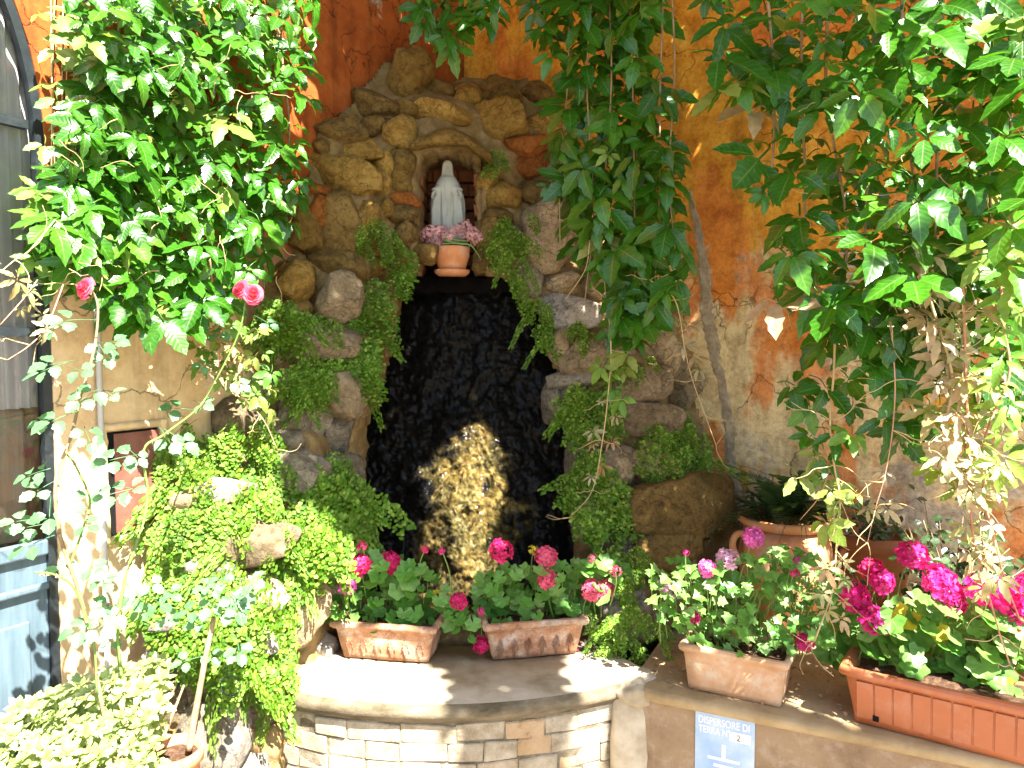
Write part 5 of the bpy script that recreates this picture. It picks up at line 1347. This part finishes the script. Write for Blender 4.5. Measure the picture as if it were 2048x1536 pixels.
for (x_, y_, tw) in [(400, 1215, -1), (430, 1200, -.3), (460, 1185, .8), (480, 1170, .6), (440, 1170, -.6), (450, 1215, 1.2), (410, 1240, -.9), (470, 1205, .3), (425, 1165, -1.2), (385, 1318, -1), (415, 1300, .6), (462, 1295, .9), (475, 1285, .2), (490, 1160, 1.1), (445, 1145, .1)]:
    p = at(x_, y_, PYc + rg.uniform(-.03, .05)); yd = Vector((math.sin(tw), -.3, -math.cos(tw) * .6))
    put('leaf', rg.choice(RLF), rc, frame(p, yd, Vector((rg.uniform(-.3, .5), -.55, .75)), rg.uniform(.034, .05)))
# iron ring hanging on the rocks
rp = at(461, 1372, 2.12); v = []; f = []
for i in range(28):
    a = 2 * PI * i / 28
    for j in range(6):
        b = 2 * PI * j / 6; r_ = .029 + .002 * math.cos(b); v.append(rp + Vector((r_ * math.cos(a), .002 * math.sin(b), r_ * math.sin(a))))
for i in range(28):
    for j in range(6): f.append((i * 6 + j, ((i + 1) % 28) * 6 + j, ((i + 1) % 28) * 6 + (j + 1) % 6, i * 6 + (j + 1) % 6))
tag(obj('iron_ring', v, f, M['metal_dark'], None, True), 'thin iron ring hanging on the rock left of the brick basin', 'ring')

# ------------------------------------------------------------------ shrub at lower left
def rosette(seed):
    rg_ = random.Random(seed); mb = MB(); n = 9
    for k in range(n):
        a = k * 2.39996; el = .15 + .9 * (1 - k / n) * 0 + (k / n) * .9
        m_ = MB(); leaflet(m_, rg_, 0, 1.0 - .35 * k / n, .23, .2, .25)
        mb.add(m_.v, m_.f, uv=m_.uv, M=Matrix.Rotation(a, 4, 'Z') @ Matrix.Rotation(el, 4, 'X'))
    mb.add(*tube([(0, 0, .02), (.03, .03, -.6), (0, .06, -1.4)], .05, .06, 5, 3))
    return mb.mesh('leaf_rosette', M['shrub_leaf'], True)
RS = [rosette(i) for i in range(5)]
SH = [(-40, 1470), (30, 1420), (100, 1400), (130, 1370), (190, 1370), (260, 1340), (330, 1310), (340, 1380), (320, 1450), (310, 1560), (-40, 1580)]
shrub = thing('variegated_shrub', 'low sunlit shrub with small pale yellow green leaf rosettes at lower left', 'shrub', (at(130, 1500, 1.75).x, 1.75, 0))
for i, (x_, y_) in enumerate(scatter(SH, 190, 5, 91)):
    Y = 1.72 + (1536 - y_) * .0012 + rg.uniform(-.06, .10); p = at(x_, y_, Y)
    put('leaf_rosette', rg.choice(RS), shrub, frame(p, rv(1), Vector((rg.uniform(-.6, .6), -.45 + rg.uniform(-.5, .4), .8)), rg.uniform(.026, .044)))
bx = Vector((at(130, 1500, 1.75).x, 1.75, 0))
for (x_, y_) in scatter(SH, 26, 5, 92):
    p = at(x_, y_ + 20, 1.80 + (1536 - y_) * .0012); vv, ff = tube([bx + Vector((rg.uniform(-.06, .06), rg.uniform(-.05, .05), 0)), bx.lerp(p, .5) + rv(.03), p], .009, .003, 6, 4); obj('branch', vv, ff, M['stem_brown'], shrub, True)

# ------------------------------------------------------------------ dark plants behind, in the urn and pots
def sword_frond(seed):
    rg_ = random.Random(seed); mb = MB()
    def rc_(t_): return Vector((.12 * math.sin(2 * t_ + seed), t_, .30 * math.sin(t_ * 2.2) - .5 * t_ * t_))
    mb.add(*tube([rc_(i / 6) for i in range(7)], .010, .004, 4, 1, False, False))
    for i in range(26):
        t_ = .08 + .92 * i / 26; L_ = .15 * math.sin(PI * (.18 + .8 * t_)) + .02
        for sg in (-1, 1):
            c = rc_(t_); d = Vector((sg, .35, -.15 + rg_.uniform(-.2, .2))).normalized(); s_ = Vector((0, 1, 0)) * .016
            mb.add([c - s_, c + s_, c + d * L_ * .6 + s_ * 1.1, c + d * L_, c + d * L_ * .6 - s_], [(0, 1, 2, 3, 4)])
    return mb.mesh('frond', M['dark_leaf'])
SF = [sword_frond(i) for i in range(5)]
sw_ = thing('sword_fern', 'dark drooping sword fern growing in the two handled urn', 'fern', ub + Vector((0, 0, hU - .04)))
for i in range(64):
    a = i * 2.39996; r_ = rg.uniform(0, .11); p = ub + Vector((r_ * math.cos(a), r_ * math.sin(a), hU - .03))
    e = rg.uniform(.15, 1.25); d = Vector((math.cos(a) * math.cos(e), math.sin(a) * math.cos(e), math.sin(e)))
    put('frond', rg.choice(SF), sw_, frame(p, d, Vector((-math.cos(a) * math.sin(e), -math.sin(a) * math.sin(e), math.cos(e))) + rv(.2), rg.uniform(.15, .29)))
d = Vector((-.75, -.45, .1)); put('frond', SF[0], sw_, frame(ub + Vector((-.12, -.08, hU - .01)), d, Vector((0, 0, 1)), .26))
SL = [mesh('leaf', [(0, 0, 0), (.3, .35, .06), (.3, .7, .06), (0, 1, -.05), (-.3, .7, .06), (-.3, .35, .06), (0, .5, 0)], [(0, 1, 6), (1, 2, 6), (2, 3, 6), (3, 4, 6), (4, 5, 6), (5, 0, 6)], M['dark_leaf'])]
def bush(label, base, poly, n, Y, size, seed, dY=.1):
    r2 = random.Random(seed); th = thing('small_leaved_shrub', label, 'shrub', base, 'dark shrubs behind the planters')
    br = []
    for (x_, y_) in scatter(poly, max(6, n // 12), 5, seed + 1):
        p = at(x_, y_, Y + r2.uniform(-dY, dY) * .6); br.append(p)
        vv, ff = tube([Vector(base), Vector(base).lerp(p, .5) + rv(.03), p], .004, .0015, 5, 4); obj('branch', vv, ff, M['stem_brown'], th, True)
    for i in range(n):
        b = br[i % len(br)]; q = Vector(base).lerp(b, r2.uniform(.35, 1.05)) + Vector((r2.uniform(-.03, .03), r2.uniform(-.04, .04), r2.uniform(-.03, .03)))
        put('leaf', SL[0], th, frame(q, Vector((r2.uniform(-1, 1), r2.uniform(-1, .2), r2.uniform(-.6, .8))), Vector((r2.uniform(-.7, .7), -.5, r2.uniform(.2, 1))), size * r2.uniform(.7, 1.2)))
bush('small leaved dark shrub against the wall at the far right', p3 + Vector((0, 0, h3 - .03)), [(1790, 1010), (1840, 990), (1900, 1020), (2040, 1040), (2060, 1200), (1900, 1200), (1800, 1160)], 300, 2.5, .034, 31, .12)
bush('small leaved dark sprigs between the hot pink flower heads', (at(1800, 1260, 2.34).x, 2.34, ZT + .02), [(1690, 1110), (1760, 1130), (1830, 1150), (1870, 1210), (1800, 1240), (1720, 1210)], 120, 2.34, .026, 32, .06)
bush('low dark leafy sprigs in the shaded pot beside the urn', p2 + Vector((0, 0, h2 - .05)), [(1660, 1030), (1760, 1000), (1800, 1040), (1780, 1060), (1680, 1060)], 110, 2.72, .03, 33, .1)

# leaf litter along the low wall behind and between the planters
lt = MB(); r2 = random.Random(71)
for i in range(420):
    s_ = r2.uniform(-.02, 1.2); o_ = -r2.uniform(.03, .5); p = Lo(s_, o_, ZT + .006 + r2.uniform(0, .012))
    lt.add([(0, 0, 0), (.3, .5, .12), (0, 1, 0), (-.3, .5, .1)], [(0, 1, 2, 3)], frame(p, rv(1), Vector((r2.uniform(-.6, .6), r2.uniform(-.6, .6), 1)), r2.uniform(.008, .022)))
o_ = lt.obj('leaf_litter', M['stem_brown'], None, False, 'stuff'); o_['label'] = 'dry leaf litter scattered on the top of the low wall'; o_['category'] = 'litter'

# ------------------------------------------------------------------ added leaf canopy, unseen above the picture, shaped to shade the corner
CX0, CY1, CC, CZ = -12, 48, .08, 3.6  # blocker grid: filled cells follow where shade is wanted
SHADE_MAP = ['.........####',
 '.........#####',
 '........#######',
 '........#########',
 '........###########',
 '.......#############',
 '.......##############',
 '......#################',
 '......######.############',
 '.....#####################',
 '.....#######################',
 '....#########################',
 '....##########################',
 '....############################',
 '....#############################',
 '...++#################.###########',
 '......#################..###########',
 '......##################..###########',
 '......+###############################',
 '.......################################',
 '........################################',
 '........##################++#############',
 '........+################.+###############',
 '........+##############+..+###############',
 '........+##################################',
 '.........###############++#################',
 '..........####################+############',
 '..........##################################',
 '..........###########..######################',
 '..........+#########...+######################',
 '...........########+....##########+############',
 '...........#########....+########+.+###########',
 '............########+....####..#.+#+..##+#######',
 '...........+#########....####+.++++#.+##..#######',
 '.............#########...####+.....+###...########',
 '..............########...+###.......+##..#########',
 '..............########+..####............##.######',
 '................#######..#####+.....#....#########',
 '.................++####++####+#.........#++++..+#',
 '...................+###+#####..+........+',
 '....................##########+++',
 '.......................######+..........#',
 '........................#####...............#',
 '........................+####...+.......+',
 '.........................####...###+',
 '.........................#####..###+#',
 '.........................+####+.+#####+',
 '..........................####+.++.####+#',
 '..........................+###+++.++#######',
 '....................................########',
 '.......................................######',
 '.........................................##',
 '']
can = thing('shade_canopy', 'added leafy sun blocker on wires above the picture, shaped to shade the corner', 'creeper', (.3, 2.0, CZ))
cb = MB(); r2 = random.Random(17)
def canopy_leaf(x_, y_, s_):
    p = Vector((x_, y_, CZ + r2.uniform(-.06, .06))); mt = frame(p, rv(1), Vector((r2.uniform(-.35, .35), r2.uniform(-.35, .35), 1)), s_)
    cb.add([(0, -.9, 0), (.5, -.5, .08), (.62, .2, .1), (0, 1, -.05), (-.62, .2, .1), (-.5, -.5, .08)], [(0, 1, 2, 3, 4, 5)], mt)
for j, row in enumerate(SHADE_MAP):
    for i, ch in enumerate(row):
        x_ = (CX0 + i + .5) * CC; y_ = (CY1 - j + .5) * CC
        for _ in range({'#': 5, '+': 1}.get(ch, 0)):
            canopy_leaf(x_ + r2.uniform(-.04, .04), y_ + r2.uniform(-.04, .04), r2.uniform(.055, .08) if ch == '#' else .04)
cb.obj('canopy_leaves', M['creeper'], can, False, 'stuff')
for o_ in (.35, .95, 1.6, 2.4):
    vv, ff = tube([Rw(-.1, o_, CZ - .01), Rw(1.5, o_, CZ - .03), Rw(4.5, o_, CZ)], .003, .003, 6, 6); obj('wire', vv, ff, M['metal_dark'], can, True)
